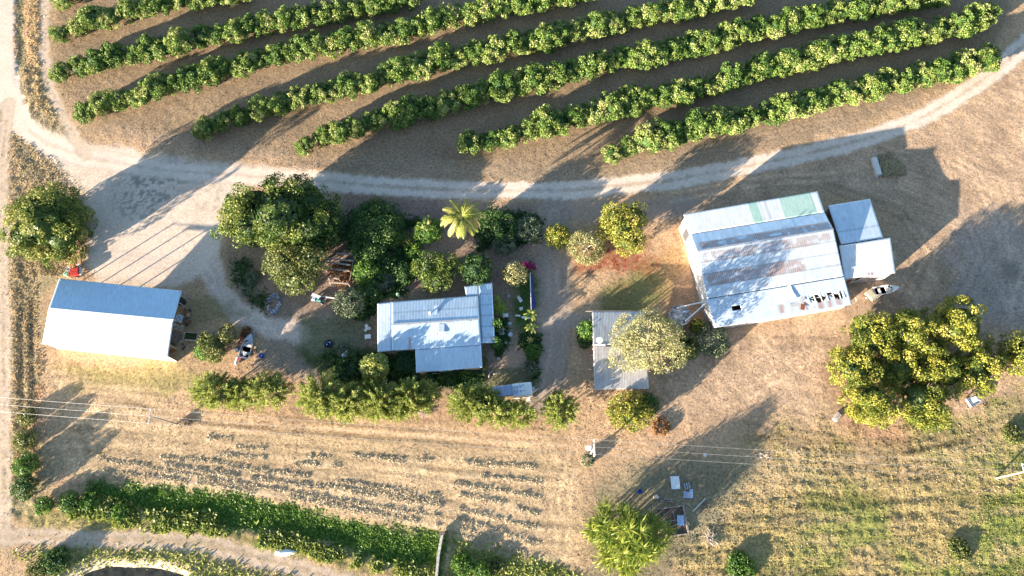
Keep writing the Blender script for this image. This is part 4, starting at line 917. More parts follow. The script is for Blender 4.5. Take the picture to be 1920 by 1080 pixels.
# ================================================================== THINGS ABOUT THE YARD
def T(name, label, cat, px, py, deg=0, z=0.0, group=None):
    p = P(px, py, 0); return thing(name, label, cat, (p.x, p.y, z), R(deg), group)
def wheel(parent, c, r=.32, wd=.2, axis='Y'):
    m = Matrix.Rotation(R(90), 4, 'X')
    t = MB().torus(c, r-wd*.4, wd*.42, 18, 8, m).build('tyre', M['rubber'], parent, smooth=True)
    MB().lathe([(.01, .05), (r*.5, .05), (r*.62, .07), (r*.62, -.07), (.01, -.05)], c, 14, m).build('rim', M['metal'], parent); return t
def boat(root, L, W, mat, floor, n=14):
    """open boat, bow towards +x"""
    prof = []; b = MB(); rows = []
    for i in range(n+1):
        t = i/n; hw = W/2*(1 if t < .45 else math.cos((t-.45)/.55*math.pi/2)**.75); hw = max(hw*(.92+.08*min(1, t*4)), .03)
        x = -L/2+L*t; sh = .62+.22*t*t; k = .10+.40*max(0, t-.6)**1.5*2
        rows.append([(x, -hw, sh+.42), (x, -hw*.86, k+.42), (x, 0, k*.8+.30), (x, hw*.86, k+.42), (x, hw, sh+.42), (x, hw*.90, sh+.43), (x, hw*.74, k+.56), (x, -hw*.74, k+.56), (x, -hw*.90, sh+.43)])
    vs = [p for r in rows for p in r]; m = 9; fs = []
    for i in range(n):
        for k in range(m): fs.append((i*m+k, (i+1)*m+k, (i+1)*m+(k+1) % m, i*m+(k+1) % m))
    fs += [tuple(range(m)), tuple(range(n*m, n*m+m))[::-1]]
    b.add(vs, fs).build('hull', mat, root)
    fl = MB(); fv = []
    for i in range(1, 10):
        t = i/n; hw = W/2*(1 if t < .45 else math.cos((t-.45)/.55*math.pi/2)**.75)*.72; x = -L/2+L*t; fv.append((x, hw))
    a = [(x, -y, .66) for x, y in fv]+[(x, y, .66) for x, y in fv[::-1]]; fl.add(a, [tuple(range(len(a)))]).build('floor', floor, root)
    dk = MB(); q = []
    for i in range(10, n+1):
        t = i/n; hw = W/2*math.cos((t-.45)/.55*math.pi/2)**.75*.9; q.append((-L/2+L*t, max(hw, .02)))
    a = [(x, -y, 1.12) for x, y in q]+[(x, y, 1.12) for x, y in q[::-1]]; dk.add(a, [tuple(range(len(a)))]).build('bow_deck', mat, root)
    for x in (-.28, .02): MB().box((x*L, 0, .86), (.42, W*.72, .10)).build('seat', M['offwhite'], root)
    ws = MB().beam((L*.10, -W*.36, 1.12), (L*.19, 0, 1.45), .03, .40).beam((L*.10, W*.36, 1.12), (L*.19, 0, 1.45), .03, .40).build('windscreen', M['glass'], root)
    mo = MB().box((-L/2-.25, 0, 1.12), (.5, .36, .42), top=.75).build('motor', M['darkmetal'], root); MB().box((-L/2-.28, 0, .6), (.16, .12, .9)).build('motor_leg', M['darkmetal'], mo)
    tr = MB().beam((-L/2, -W*.36, .32), (L*.30, -W*.30, .32), .08).beam((-L/2, W*.36, .32), (L*.30, W*.30, .32), .08).beam((L*.30, -W*.30, .32), (L*.72, 0, .34), .08).beam((L*.30, W*.30, .32), (L*.72, 0, .34), .08).beam((-L*.2, -W*.5, .3), (-L*.2, W*.5, .3), .08).build('trailer_frame', M['metal'], root)
    for s in (-1, 1): wheel(root, (-L*.2, s*(W*.5+.12), .30))
r = T('boat', 'silver grey runabout on a trailer, bow up the photo, beside red machine parts', 'boat', 467, 651, 78); boat(r, 4.6, 2.0, M['metal'], M['darkmetal'])
MB().box((-1.5, -.15, .98), (.6, .5, .35)).build('cool_box', M['white'], r)
r = T('boat', 'white open boat with navy floor on its trailer near the big shed corner', 'boat', 1657, 546, 10); boat(r, 4.7, 1.7, M['white'], M['shade'])
def trailer(root, L, W, mat, side=.45, bar=1.3):
    MB().box((0, 0, .55), (L, W, .06)).build('tray', mat, root)
    b = MB(); 
    for s in (-1, 1): b.box((0, s*W/2, .55+side/2), (L, .05, side)).box((s*L/2, 0, .55+side/2), (.05, W-.06, side))
    b.build('side_panel', mat, root)
    MB().beam((L/2, -W*.35, .5), (L/2+bar, 0, .5), .07).beam((L/2, W*.35, .5), (L/2+bar, 0, .5), .07).build('drawbar', M['darkmetal'], root)
    for s in (-1, 1): wheel(root, (-.1, s*(W/2+.14), .32)); 
r = T('box_trailer', 'tan box trailer beside the stern of the white boat', 'trailer', 1629, 556, -52); trailer(r, 1.9, 1.15, M['tan'])
MB().box((0, 0, 1.02), (1.88, 1.13, .05)).build('lid', M['tan'], r); MB().beam((.95, -.65, .9), (1.1, 1.2, .95), .12).build('tail_rail', M['offwhite'], r)
r = T('box_trailer', 'small pale blue and white cart below the mango grove', 'trailer', 1819, 753, 24); trailer(r, 2.0, 1.4, M['palebl'], .5)
MB().box((.3, .1, .9), (.9, .9, .5)).build('load', M['white'], r); MB().box((-.6, -.2, .75), (.5, .6, .3)).build('load', M['offwhite'], r)
r = T('concrete_slab', 'worn pale concrete block at the lower left of the mango grove', 'concrete block', 1568, 782, 48)
MB().box((0, 0, .22), (1.6, .85, .45), top=.96).build('block', M['concrete'], r); MB().tube([(-.4, 0, .4), (-.4, 0, .6), (.4, 0, .6), (.4, 0, .4)], .03, 6).build('lifting_loop', M['rust'], r)
# caravan and awning
r = T('caravan', 'white caravan with roof hatches parked at the right end of the hedge', 'caravan', 979, 735, 6)
cv = MB(); L, W = 3.5, 2.35; rr = []
for x, zz in ((-L/2, 2.05), (-L/2+.12, 2.35), (L/2-.35, 2.38), (L/2-.08, 2.15), (L/2, 1.5)): rr.append((x, zz))
vs = []
for x, zz in rr: vs += [(x, -W/2, .45), (x, -W/2, zz-.12), (x, -W/2+.15, zz), (x, W/2-.15, zz), (x, W/2, zz-.12), (x, W/2, .45)]
fs = []
for i in range(len(rr)-1):
    for k in range(6): fs.append((i*6+k, i*6+(k+1) % 6, (i+1)*6+(k+1) % 6, (i+1)*6+k))
fs += [tuple(range(6)), tuple(range((len(rr)-1)*6, len(rr)*6))[::-1]]
cv.add(vs, fs).build('body', M['white'], r)
for x, y, s, m in ((-.3, .6, .42, 'palebl'), (.25, .75, .28, 'offwhite'), (-.25, -.25, .36, 'palebl'), (-1.2, .0, .55, 'offwhite'), (.35, -.2, .16, 'darkmetal')): MB().box((x, y, 2.41), (s, s, .12), top=.85).build('roof_hatch', M[m], r)
MB().box((-1.15, -.05, 2.37), (.9, 1.5, .05)).build('roof_panel', M['palebl'], r)
for s in (-1, 1):
    wheel(r, (-.1, s*(W/2-.12), .32)); MB().box((.5, s*(W/2+.012), 1.5), (1.0, .03, .6)).build('window', M['glass'], r)
MB().beam((L/2, -.6, .5), (L/2+1.2, 0, .5), .08).beam((L/2, .6, .5), (L/2+1.2, 0, .5), .08).build('drawbar', M['darkmetal'], r)
MB().box((L/2+.3, .15, .72), (.45, .8, .4)).build('gas_locker', M['palebl'], r); MB().box((.95, -W/2-.3, .5), (.6, .5, .7)).build('step_box', M['white'], r)
r = T('awning', 'blue grey iron awning standing against the left end of the caravan', 'awning', 946, 737, 6)
aw = [Vector((-1.9, .95, 2.1)), Vector((1.75, .95, 2.25)), Vector((1.75, -1.05, 2.2)), Vector((-1.9, -1.05, 2.05))]
panel('roof', aw, r, sheets((.36, .42, .54), .5, .18, 31, .15)); 
for v in aw: MB().tube([(v.x*.95, v.y*.9, -.05), (v.x*.95, v.y*.9, v.z-.05)], .04, 6).build('post', M['white'], r)
MB().beam(aw[0], aw[3], .12).build('edge_rail', M['white'], r)
# slatted timber frame
r = thing('timber_frame', 'old slatted timber frame of pale beams in the shade beside the huge mango', 'frame', tuple(P(637, 508)))
o = Vector(r.location); Z = 1.6
for a, b in (((612, 484), (663, 489.5)), ((612, 491), (657, 497)), ((609, 503), (655, 508)), ((614, 519), (636, 523)), ((617, 529), (653, 532)), ((632, 475), (663, 478))):
    A, B = P(*a, Z)-o, P(*b, Z)-o; MB().beam(A, B, .26, .16).build('beam', M['timber'], r)
    for q in (A, B): MB().box((q.x, q.y, Z/2-.15), (.14, .14, Z+.05)).build('post', M['timber'], r)
MB().beam(P(663, 477, Z-.14)-o, P(661, 500, Z-.14)-o, .12).beam(P(661, 500, Z-.14)-o, P(654, 533, Z-.14)-o, .12).build('side_rail', M['timber'], r)
r = T('crate', 'open slatted crate at the foot of the slatted timber frame', 'crate', 626, 535, -8)
for k in range(4): MB().box((-.5+.33*k, 0, .45), (.09, .95, .06)).box((-.5+.33*k, .45, .22), (.09, .05, .45)).build('slat', M['timber'], r)
r = T('wood_stack', 'low stack of reddish boards beside the open slatted crate', 'wood stack', 641, 539, -4)
for k in range(5): MB().box((random.uniform(-.1, .1), -.6+.3*k, .12+.05*(k % 2)), (1.7, .26, .06), random.uniform(-.08, .08)).build('board', M['wood'], r)
# wreck beside it
r = T('garden_tractor', 'wrecked teal ride-on tractor with a white bonnet below the slatted timber frame', 'tractor', 599, 563, -14)
MB().box((-.1, 0, .5), (2.2, 1.0, .25)).build('chassis', M['darkmetal'], r); MB().box((-.55, .42, .9), (1.7, .55, .10), -.12).build('bonnet', M['white'], r)
MB().box((-.85, -.15, .78), (.7, .8, .35), top=.8).build('engine', M['palebl'], r); MB().box((.15, -.05, .72), (.9, .75, .3), top=.85).build('body', M['teal'], r)
MB().box((.35, 0, .98), (.4, .45, .12)).box((.55, 0, 1.2), (.1, .45, .4)).build('seat', M['rubber'], r); MB().torus((-.15, 0, 1.15), .2, .025, 14, 6).build('steering_wheel', M['rubber'], r)
for x, y, q in ((-.85, -.6, .25), (-.85, .62, .25), (.75, -.62, .38), (.75, .62, .38)): wheel(r, (x, y, q), q, .2)
r = T('spare_tyre', 'white walled tyre lying flat at the right of the teal tractor', 'tyre', 609, 567); MB().torus((0, 0, .12), .30, .11).build('tyre', M['rubber'], r); MB().torus((0, 0, .2), .24, .045).build('white_wall', M['white'], r)
r = thing('pipe', 'white pipe on short stands between the teal tractor and the grey green bush', 'pipe', tuple(P(616, 558))); o = Vector(r.location)
MB().tube([P(599, 555, .8)-o, P(634, 560, .8)-o], .12, 8).build('tube', M['offwhite'], r)
for q in (602, 630): v = P(q, 555+(q-599)/7, 0)-o; MB().box((v.x, v.y, .35), (.12, .3, .75)).build('stand', M['timber'], r)
# heap of plastic
r = T('plastic_heap', 'crumpled heap of white and blue plastic sheeting below the huge mango', 'plastic heap', 514, 570)
g5 = np.random.default_rng(9); n = 420; a = g5.random(n)*6.28; rad_ = .8+.5*g5.random(n); cc = np.stack([np.cos(a)*rad_*.95, np.sin(a)*rad_*1.55, .08+.35*g5.random(n)], 1); cc = cc[(cc[:, 0] > -.4) | (g5.random(n) < .35)]
V_, F_, T_ = leaf_cloud(cc, sph(len(cc), g5)+np.array([0, 0, 1.]), .26, 1.3, g5.random(len(cc)), .5, g5)
link('sheet', np_mesh('sheet', V_, F_, LEAF('plastic_sheet', [(0, (.10, .16, .35)), (.45, (.35, .42, .55)), (.6, (.70, .70, .70)), (1, (.75, .75, .75))]), {'tone': ('FLOAT', T_)}), r)
# poles, wires
def pole(px, py, qx, qy, h, label, arms=1, trans=False):
    b = P(px, py, 0); t = P(qx, qy, h); r = thing('power_pole', label, 'power pole', (b.x, b.y, 0)); d = t-b; d.z = h
    MB().tube([(0, 0, -.2), d*.5, d], [.17, .14, .11], 8).build('pole', M['palebark'], r)
    ends = []
    for k in range(arms):
        z = h-.25-1.0*k; c = d*(z/h); w_ = 1.25
        ca = MB().beam(c+Vector((.05, -w_, 0)), c+Vector((-.05, w_, 0)), .12, .12).build('crossarm', M['offwhite'], r)
        for s in (-1, 0, 1):
            q = c+Vector((0, s*w_*.92, .06)); MB().lathe([(.04, 0), (.09, .04), (.05, .09), (.09, .14), (.03, .2), (0, .2)], q, 8).build('insulator', M['white'], ca)
            if k == 0: ends.append(Vector((b.x, b.y, 0))+q+Vector((0, 0, .2)))
    if trans:
        c = d*.80+Vector((-.8, .1, 0)); tb = MB().lathe([(.02, -.55), (.42, -.55), (.42, .45), (.36, .52), (.02, .55)], c, 14).build('transformer', M['white'], r)
        for k in range(3): MB().tube([c+Vector((-.22+.22*k, .2, .5)), c+Vector((-.22+.22*k, .2, .85))], .05, 6).build('bushing', M['offwhite'], tb)
        MB().beam(d*.80+Vector((-1.1, -.2, -.6)), d*.80+Vector((.2, -.2, -.6)), .12).build('platform', M['offwhite'], r)
    return ends
e1_ = pole(331, 795, 279, 780, 8.8, 'leaning power pole in the hay field at the left, no transformer')
e2_ = pole(1107, 852, 1115, 838, 9.0, 'power pole carrying a white transformer in the middle of the field', 3, True)
e3_ = pole(1868, 897, 1922, 884, 8.8, 'power pole at the right edge, standing in the rough pasture')
dx = e1_[0]-e2_[0]; e0_ = [e+Vector((-62, 5+2*0, 0)) for e in e1_]; e4_ = [e+Vector((60, -6, 0)) for e in e3_]
wn = 0
for S0, S1_, wl_ in ((e0_, e1_, 'far left span before the leaning pole'), (e1_, e2_, 'span between the leaning pole and the transformer pole'), (e2_, e3_, 'span right of the transformer pole'), (e3_, e4_, 'short span beyond the right hand pole')):
    for a, b, nm in zip(S0, S1_, ('lower', 'middle', 'upper')):
        pts = [a.lerp(b, t/12)-Vector((0, 0, 1.3*math.sin(math.pi*t/12)*min(1, (b-a).length/80))) for t in range(13)]
        o = MB().tube(pts, .016, 4).build('overhead_wire', M['cable']); tag(o, '%s wire of the %s' % (nm, wl_), 'wire', 'overhead power wires')
# clutter by the gabled shed
r = T('crate', 'tan wooden bin beside the mango left of the gabled shed', 'crate', 151, 490, -72)
MB().box((0, 0, .35), (1.7, .95, .06)).box((0, .46, .6), (1.7, .05, .55)).box((0, -.46, .6), (1.7, .05, .55)).box((.83, 0, .6), (.05, .9, .55)).box((-.83, 0, .6), (.05, .9, .55)).box((0, 0, .8), (1.5, .8, .05)).build('bin', M['wood'], r); MB().box((.95, -.1, .5), (.3, .6, .5)).build('end_box', M['offwhite'], r)
r = T('fuel_trailer', 'red ribbed tank trailer squeezed between the mango and the gabled shed', 'trailer', 145, 513, 14)
MB().box((0, .35, .85), (1.5, .72, .5), top=.92).box((0, -.42, .85), (1.5, .72, .5), top=.92).build('tank', M['red'], r); MB().box((0, 0, .45), (1.7, 1.6, .1)).build('chassis', M['darkmetal'], r)
for s in (-1, 1): wheel(r, (0, s*.92, .3))
MB().box((.95, 0, .7), (.25, 1.5, .4)).build('side_box', M['palebl'], r)
r = T('drum', 'open white drum left of the red tank trailer', 'drum', 133, 508); MB().lathe([(.38, 0), (.40, .9), (.36, .92), (.34, .88), (.33, .3), (0, .3)], n=18).build('barrel', M['white'], r); MB().torus((0, 0, .9), .38, .04).build('rim', M['offwhite'], r)
r = T('drum', 'pale green drum touching the roof edge of the gabled shed', 'drum', 128, 516); MB().lathe([(.42, 0), (.44, .9), (.40, .95), (0, .95)], n=18).build('barrel', M['greenp'], r); MB().lathe([(.12, .94), (.12, 1.02), (0, 1.02)], n=12).build('cap', M['rubber'], r)
r = T('car_panel', 'grey sheet metal panel half hidden under the left mango', 'metal panel', 141, 411, -20); MB().box((0, 0, .9), (1.6, .9, .05), top=.9).build('panel', M['metal'], r); MB().box((.3, 0, .45), (.1, .7, .9)).build('stand', M['timber'], r)
# under the open end of the shed
r = T('stock_tank', 'black round tank under the open end of the gabled shed', 'tank', 342, 567); MB().lathe([(.7, 0), (.75, 1.1), (.68, 1.15), (.3, 1.25), (0, 1.25)], n=20).build('tank', M['rubber'], r); MB().lathe([(.2, 1.24), (.2, 1.32), (0, 1.32)], n=12).build('lid', M['darkmetal'], r)
r = T('workbench', 'pallet of pale blue boxes inside the open end of the gabled shed', 'pallet', 338, 598, -15); MB().box((0, 0, .12), (1.5, 1.6, .14)).build('pallet', M['timber'], r)
for i in range(3):
    for j in range(4): MB().box((-.45+.45*i, -.55+.36*j, .40), (.38, .3, .4)).build('box', M['palebl'] if (i+j) % 2 else M['white'], r)
for k, (a, b, w_) in enumerate(((327, 611, 'leftmost'), (332, 617, 'second'), (337, 614, 'third'), (343, 612, 'rightmost upper'), (340, 619, 'rightmost lower'), (342, 641, 'lone'))):
    r = T('bucket', '%s white bucket on the ground at the open end of the gabled shed' % w_, 'bucket', a, b, 0, 0, 'white buckets by the gabled shed'); MB().lathe([(.16, 0), (.2, .36), (.18, .37), (.14, .04), (0, .04)], n=14).build('pail', M['white'], r); MB().torus((0, 0, .36), .19, .018, 14, 5).build('rim', M['offwhite'], r)
r = T('tree_stump', 'sawn round stump outside the open end of the gabled shed', 'stump', 355, 592); MB().lathe([(.5, -.1), (.42, .3), (.4, .5), (0, .5)], n=14).build('stump', M['bark'], r); MB().lathe([(.38, .51), (.0, .52)], n=14).build('cut_face', M['wood'], r)
r = T('water_trough', 'rectangular algae filled trough with pale rim in front of the gabled shed', 'trough', 360, 632, -4)
MB().box((0, .68, .3), (2.5, .1, .65)).box((0, -.68, .3), (2.5, .1, .65)).box((1.2, 0, .3), (.1, 1.26, .65)).box((-1.2, 0, .3), (.1, 1.26, .65)).build('basin', M['concrete'], r); MB().box((0, 0, .22), (2.3, 1.26, .4)).build('water', M['algae'], r)
r = T('tarpaulin', 'brown tarpaulin draped over machinery inside the gabled shed mouth', 'tarpaulin', 327, 634, -18)
tv = []; tf = []
for j in range(9):
    for i in range(9): x = -1.1+.275*i; y = -1.2+.3*j; tv.append((x, y, .15+.95*max(0, 1-(abs(x)/1.25)**2.2)*max(0, 1-(abs(y)/1.35)**2.2)+random.uniform(-.05, .05)))
for j in range(8):
    for i in range(8): tf.append((j*9+i, j*9+i+1, j*9+i+10, j*9+i+9))
MB().add(tv, tf).build('cloth', M['tarp'], r)
r = T('old_engine', 'rusty engine block near the lower corner of the gabled shed', 'engine', 323, 656, 20); MB().box((0, 0, .5), (1.2, .8, .7), top=.8).build('block', M['rust'], r); MB().lathe([(.0, 0), (.3, 0), (.3, .25), (0, .25)], (.2, .1, .85), 14).build('air_filter', M['wood'], r); MB().box((-.4, -.2, .95), (.3, .3, .3)).build('battery', M['darkmetal'], r)
for k, (a, b, c_) in enumerate(((352, 585, 'upper'), (350, 603, 'middle'), (346, 652, 'lower'))):
    r = T('scrap_pile', '%s dark pile of scrap parts by the open end of the gabled shed' % c_, 'scrap', a, b, 30*k)
    for q in range(9): MB().box((random.uniform(-.6, .6), random.uniform(-.7, .7), random.uniform(.1, .35)), (random.uniform(.2, .6), random.uniform(.08, .4), random.uniform(.08, .3)), random.uniform(0, 3)).build('scrap_part', M[random.choice(['darkmetal', 'rust', 'metal', 'rubber'])], r)
# around the boat
r = T('drum', 'bright blue drum standing in the yard right of the silver boat', 'drum', 492, 668); MB().lathe([(.40, 0), (.43, .3), (.41, .5), (.43, .85), (.38, .9), (0, .88)], n=18).build('barrel', M['blue'], r); MB().lathe([(.07, .88), (.07, .96), (0, .96)], (.15, -.12, 0), 10).build('cap', M['white'], r)
r = T('gas_bottle', 'white gas cylinder lying at the lower left of the silver boat', 'gas bottle', 445, 677, 80); MB().lathe([(.0, -.8), (.2, -.75), (.26, -.6), (.26, .6), (.2, .72), (.07, .8), (.07, .92), (0, .92)], (0, 0, .27), 14, Matrix.Rotation(R(90), 4, 'Y')).build('cylinder', M['white'], r); MB().box((1.0, 0, .27), (.12, .1, .1)).build('valve', M['metal'], r)
r = T('plough', 'red farm implement left of the bow of the silver boat', 'implement', 459, 636, 70)
MB().beam((-1.2, -.4, .6), (1.2, -.4, .6), .14).beam((-1.2, .4, .6), (1.2, .4, .6), .14).beam((-1.1, -.5, .6), (-1.1, .5, .6), .14).beam((1.1, -.5, .6), (1.1, .5, .6), .14).beam((0, -.5, .6), (0, .5, .9), .14).build('frame', M['red'], r)
for k in range(5): MB().lathe([(.0, .0), (.22, .04), (.27, .09)], (-1+.5*k, -.45, .35), 12, Matrix.Rotation(1.3, 4, 'X')).build('disc', M['rust'], r)
r = T('seed_drill', 'red framed implement below the stern of the silver boat', 'implement', 457, 671, 25)
MB().beam((-.9, 0, .5), (.9, 0, .5), .14).beam((0, -.6, .5), (0, .6, .7), .12).beam((-.8, -.3, .5), (0, .6, .6), .1).build('frame', M['red'], r)
for k in range(4): MB().beam((-.75+.5*k, 0, .5), (-.75+.5*k, -.25, .05), .06).build('tine', M['rust'], r)
r = T('hopper', 'brown and white hopper between the bush and the silver boat', 'hopper', 452, 657, 10); MB().box((0, 0, .7), (1.0, .9, .6), top=1.25).build('bin', M['tarp'], r); MB().box((-.5, -.1, 1.05), (.5, .5, .12)).build('lid', M['white'], r)
for s in (-1, 1): MB().box((s*.4, 0, .2), (.08, .7, .45)).build('leg', M['darkmetal'], r)
# mid yard
r = T('fire_drum', 'wide dark tub holding blue scraps in the middle of the shaded yard', 'tub', 617, 646); MB().lathe([(.72, 0), (.78, .45), (.74, .47), (.68, .1), (0, .1)], n=22).build('tub', M['rubber'], r)
for q in range(8): MB().box((random.uniform(-.4, .4), random.uniform(-.4, .4), .3), (.3, .18, .2), random.uniform(0, 3)).build('scrap_part', M[random.choice(['palebl', 'shade', 'darkmetal'])], r)
r = T('green_bin', 'dark green box beside the red chair in the front garden', 'bin', 650, 667, 40); MB().box((0, 0, .5), (1.3, .8, .9), top=.95).build('box', M['dark'] if False else M['algae'], r); MB().box((0, 0, 1.0), (1.35, .85, .08)).build('lid', M['metal'], r)
def chair(px, py, deg, label, mat, group=None):
    r = T('garden_chair', label, 'chair', px, py, deg, 0, group)
    MB().box((0, 0, .43), (.55, .52, .06)).build('seat', mat, r); MB().box((-.27, 0, .72), (.06, .52, .55), top=.9).build('backrest', mat, r)
    for sx in (-1, 1):
        for sy in (-1, 1): MB().box((sx*.22, sy*.22, .2), (.06, .06, .42)).build('leg', mat, r)
    for sy in (-1, 1): MB().box((.0, sy*.28, .64), (.5, .06, .05)).build('armrest', mat, r)
chair(668, 675, 20, 'red garden chair by the dark green box', M['red'])
chair(688, 613, 200, 'upper left white chair of the group at the left wall of the house', M['white'], 'white chairs left of the house')
chair(693, 617, 60, 'right hand white chair of the group at the left wall of the house', M['white'], 'white chairs left of the house')
chair(687, 620, 130, 'lower white chair of the group at the left wall of the house', M['white'], 'white chairs left of the house')
chair(973, 560, 40, 'upper of two white plastic chairs on the green lawn', M['white'], 'white chairs on the lawn'); chair(976, 565, 300, 'lower of two white plastic chairs on the green lawn', M['white'], 'white chairs on the lawn')
chair(956, 608, 80, 'grey chair on bare soil right of the clipped bushes', M['metal']); chair(977, 580, 100, 'white chair just left of the upper banana plant', M['white'])
def table(px, py, deg, label, mat, w_=1.1, d_=.75, h_=.72, rnd=False):
    r = T('garden_table', label, 'table', px, py, deg)
    if rnd: MB().lathe([(w_/2, h_-.03), (w_/2, h_), (0, h_)], n=18).build('table_top', mat, r); MB().tube([(0, 0, 0), (0, 0, h_-.03)], .05, 8).build('leg', mat, r); MB().lathe([(.28, 0), (.05, .08)], n=12).build('base', mat, r)
    else:
        MB().box((0, 0, h_), (w_, d_, .05)).build('table_top', mat, r)
        for sx in (-1, 1):
            for sy in (-1, 1): MB().box((sx*w_*.43, sy*d_*.42, h_/2), (.06, .06, h_)).build('leg', mat, r)
table(691, 633, 5, 'white table below the chairs at the left wall of the house', M['white'], 1.1, .8); table(948, 593, 3, 'white rectangular table beside the tall cane plants', M['white'], 1.0, .7); table(957, 629, 0, 'round pale grey table near the garden path', M['metal'], .85, rnd=True)
r = T('garden_bench', 'narrow white bench on the lawn left of the banana plants', 'bench', 971, 593, -5); MB().box((0, 0, .42), (.9, .28, .05)).build('seat', M['white'], r)
for s in (-1, 1): MB().box((s*.38, 0, .2), (.05, .26, .42)).build('leg', M['white'], r)
r = T('surfboard', 'white board lying by the banana plants at the end of the navy cloth', 'board', 986, 596, -5); MB().add([(math.cos(a_)*.85, math.sin(a_)*.25, z_) for z_ in (.1, .2) for a_ in [k*math.pi/8 for k in range(16)]], [tuple(range(16))[::-1], tuple(range(16, 32))]+[(k, (k+1) % 16, 16+(k+1) % 16, 16+k) for k in range(16)]).build('board', M['white'], r); MB().box((-.6, 0, .05), (.15, .03, .12)).build('fin', M['metal'], r)
r = T('clothes_airer', 'folding pale wire airer between the two clipped bushes', 'airer', 940, 623, 5)
for k in range(5): MB().beam((-.4, -.6+.3*k, .85), (.4, -.6+.3*k, .85), .035).build('rail', M['white'], r)
MB().beam((-.4, -.6, .85), (-.4, .6, .85), .035).beam((.4, -.6, .85), (.4, .6, .85), .035).beam((-.4, -.5, 0), (.4, -.5, .85), .035).beam((.4, .5, 0), (-.4, .5, .85), .035).build('frame', M['white'], r)
for k, (a, b, m, t_) in enumerate(((945, 618, 'tan', 'small tan pot above the wire airer'), (944, 626, 'palebl', 'small pale blue pot by the wire airer'), (949, 643, 'offwhite', 'pale pot at the bend of the garden path'), (954, 556, 'white', 'small white pot at the top of the bare garden soil'), (935, 673, 'white', 'white pot beside the lit garden path'))):
    r = T('flower_pot', t_, 'pot', a, b); MB().lathe([(.14, 0), (.21, .3), (.24, .3), (.24, .36), (.2, .36), (.17, .3), (0, .3)], n=14).build('pot', M[m], r); MB().lathe([(.17, .31), (0, .31)], n=12).build('soil', M['bark'], r)
r = T('water_heater', 'pale upright cylinder tank behind the house', 'tank', 748, 556); MB().lathe([(.28, 0), (.3, .05), (.3, 1.5), (.2, 1.62), (0, 1.65)], n=18).build('tank', M['greenp'], r); MB().tube([(.3, 0, .4), (.5, 0, .4), (.5, -.6, .4)], .03, 6).build('pipe', M['metal'], r)
r = thing('shade_fence', 'navy shade cloth sloping from a white railed fence beside the driveway', 'fence', tuple(P(998, 545))); o = Vector(r.location)
a, b = P(994, 512, 1.5)-o, P(996, 580, 1.5)-o; MB().tube([a, b], .07, 6).build('rail', M['white'], r)
for k in range(5): q = a.lerp(b, k/4); MB().tube([(q.x, q.y, -.1), (q.x, q.y, 1.6)], .05, 6).build('post', M['white'], r)
cvv = []; cf = []; g0, g1 = P(998.5, 518, .05)-o, P(1004, 577, .05)-o
for i in range(15):
    for j in range(5): q = a.lerp(b, i/14).lerp(g0.lerp(g1, i/14), j/4); cvv.append((q.x, q.y, q.z-.18*math.sin(math.pi*j/4)+random.uniform(-.03, .03)))
for i in range(14):
    for j in range(4): cf.append((i*5+j, i*5+j+1, i*5+j+6, i*5+j+5))
MB().add(cvv, cf).build('shade_cloth', M['shade'], r)
for k, (a, b, d_, t_) in enumerate(((919, 702, 70, 'bleached driftwood log standing left of the caravan path'), (932, 701, 5, 'bleached forked log above the caravan awning'))):
    r = T('driftwood', t_, 'log', a, b, d_); MB().tube([(-.7, 0, .1), (0, .1, .2), (.6, -.05, .15)], [.1, .13, .05], 6).build('log', M['palebark'], r); MB().tube([(0, .1, .2), (.35, .35, .4)], [.08, .03], 5).build('branch', M['palebark'], r)
# trough and grass mound in the shaded paddock
r = thing('fallen_slab', 'long whitewashed slab lying beside a grassy mound in the upper paddock', 'slab', tuple(P(1643, 312))); o = Vector(r.location)
MB().beam(P(1638, 296, .45)-o, P(1648, 328, .45)-o, .95, .7).build('slab', M['offwhite'], r); MB().beam(P(1637, 296, .15)-o, P(1643, 334, .15)-o, .5, .4).build('footing', M['concrete'], r)
g6 = np.random.default_rng(4); n = 5200; cx_ = g6.normal(0, 1, (n, 2))*np.array([1.9, 2.0]); cx_ = cx_[np.hypot(cx_[:, 0]/3.4, cx_[:, 1]/3.2) < .6+.55*vnoise(cx_[:, 0]*.9+5, cx_[:, 1]*.9+5, 8)]
cc = np.column_stack([cx_, np.maximum(.05, .9*(1-np.hypot(cx_[:, 0]/3.4, cx_[:, 1]/3.4)**1.5))*(.5+.5*g6.random(len(cx_)))])
V_, F_, T_ = leaf_cloud(cc, np.tile([0, 0, 1.], (len(cc), 1)), .20, 1.6, g6.random(len(cc)), .5, g6)
M['dry'] = LEAF('dry_grass', [(0, (.22, .18, .09)), (.5, (.40, .33, .18)), (1, (.56, .46, .30))])
r = T('grass_mound', 'overgrown mound of dead grass right of the whitewashed slab', 'mound', 1670, 314); link('mound', np_mesh('mound', V_, F_, M['dry'], {'tone': ('FLOAT', T_)}), r)
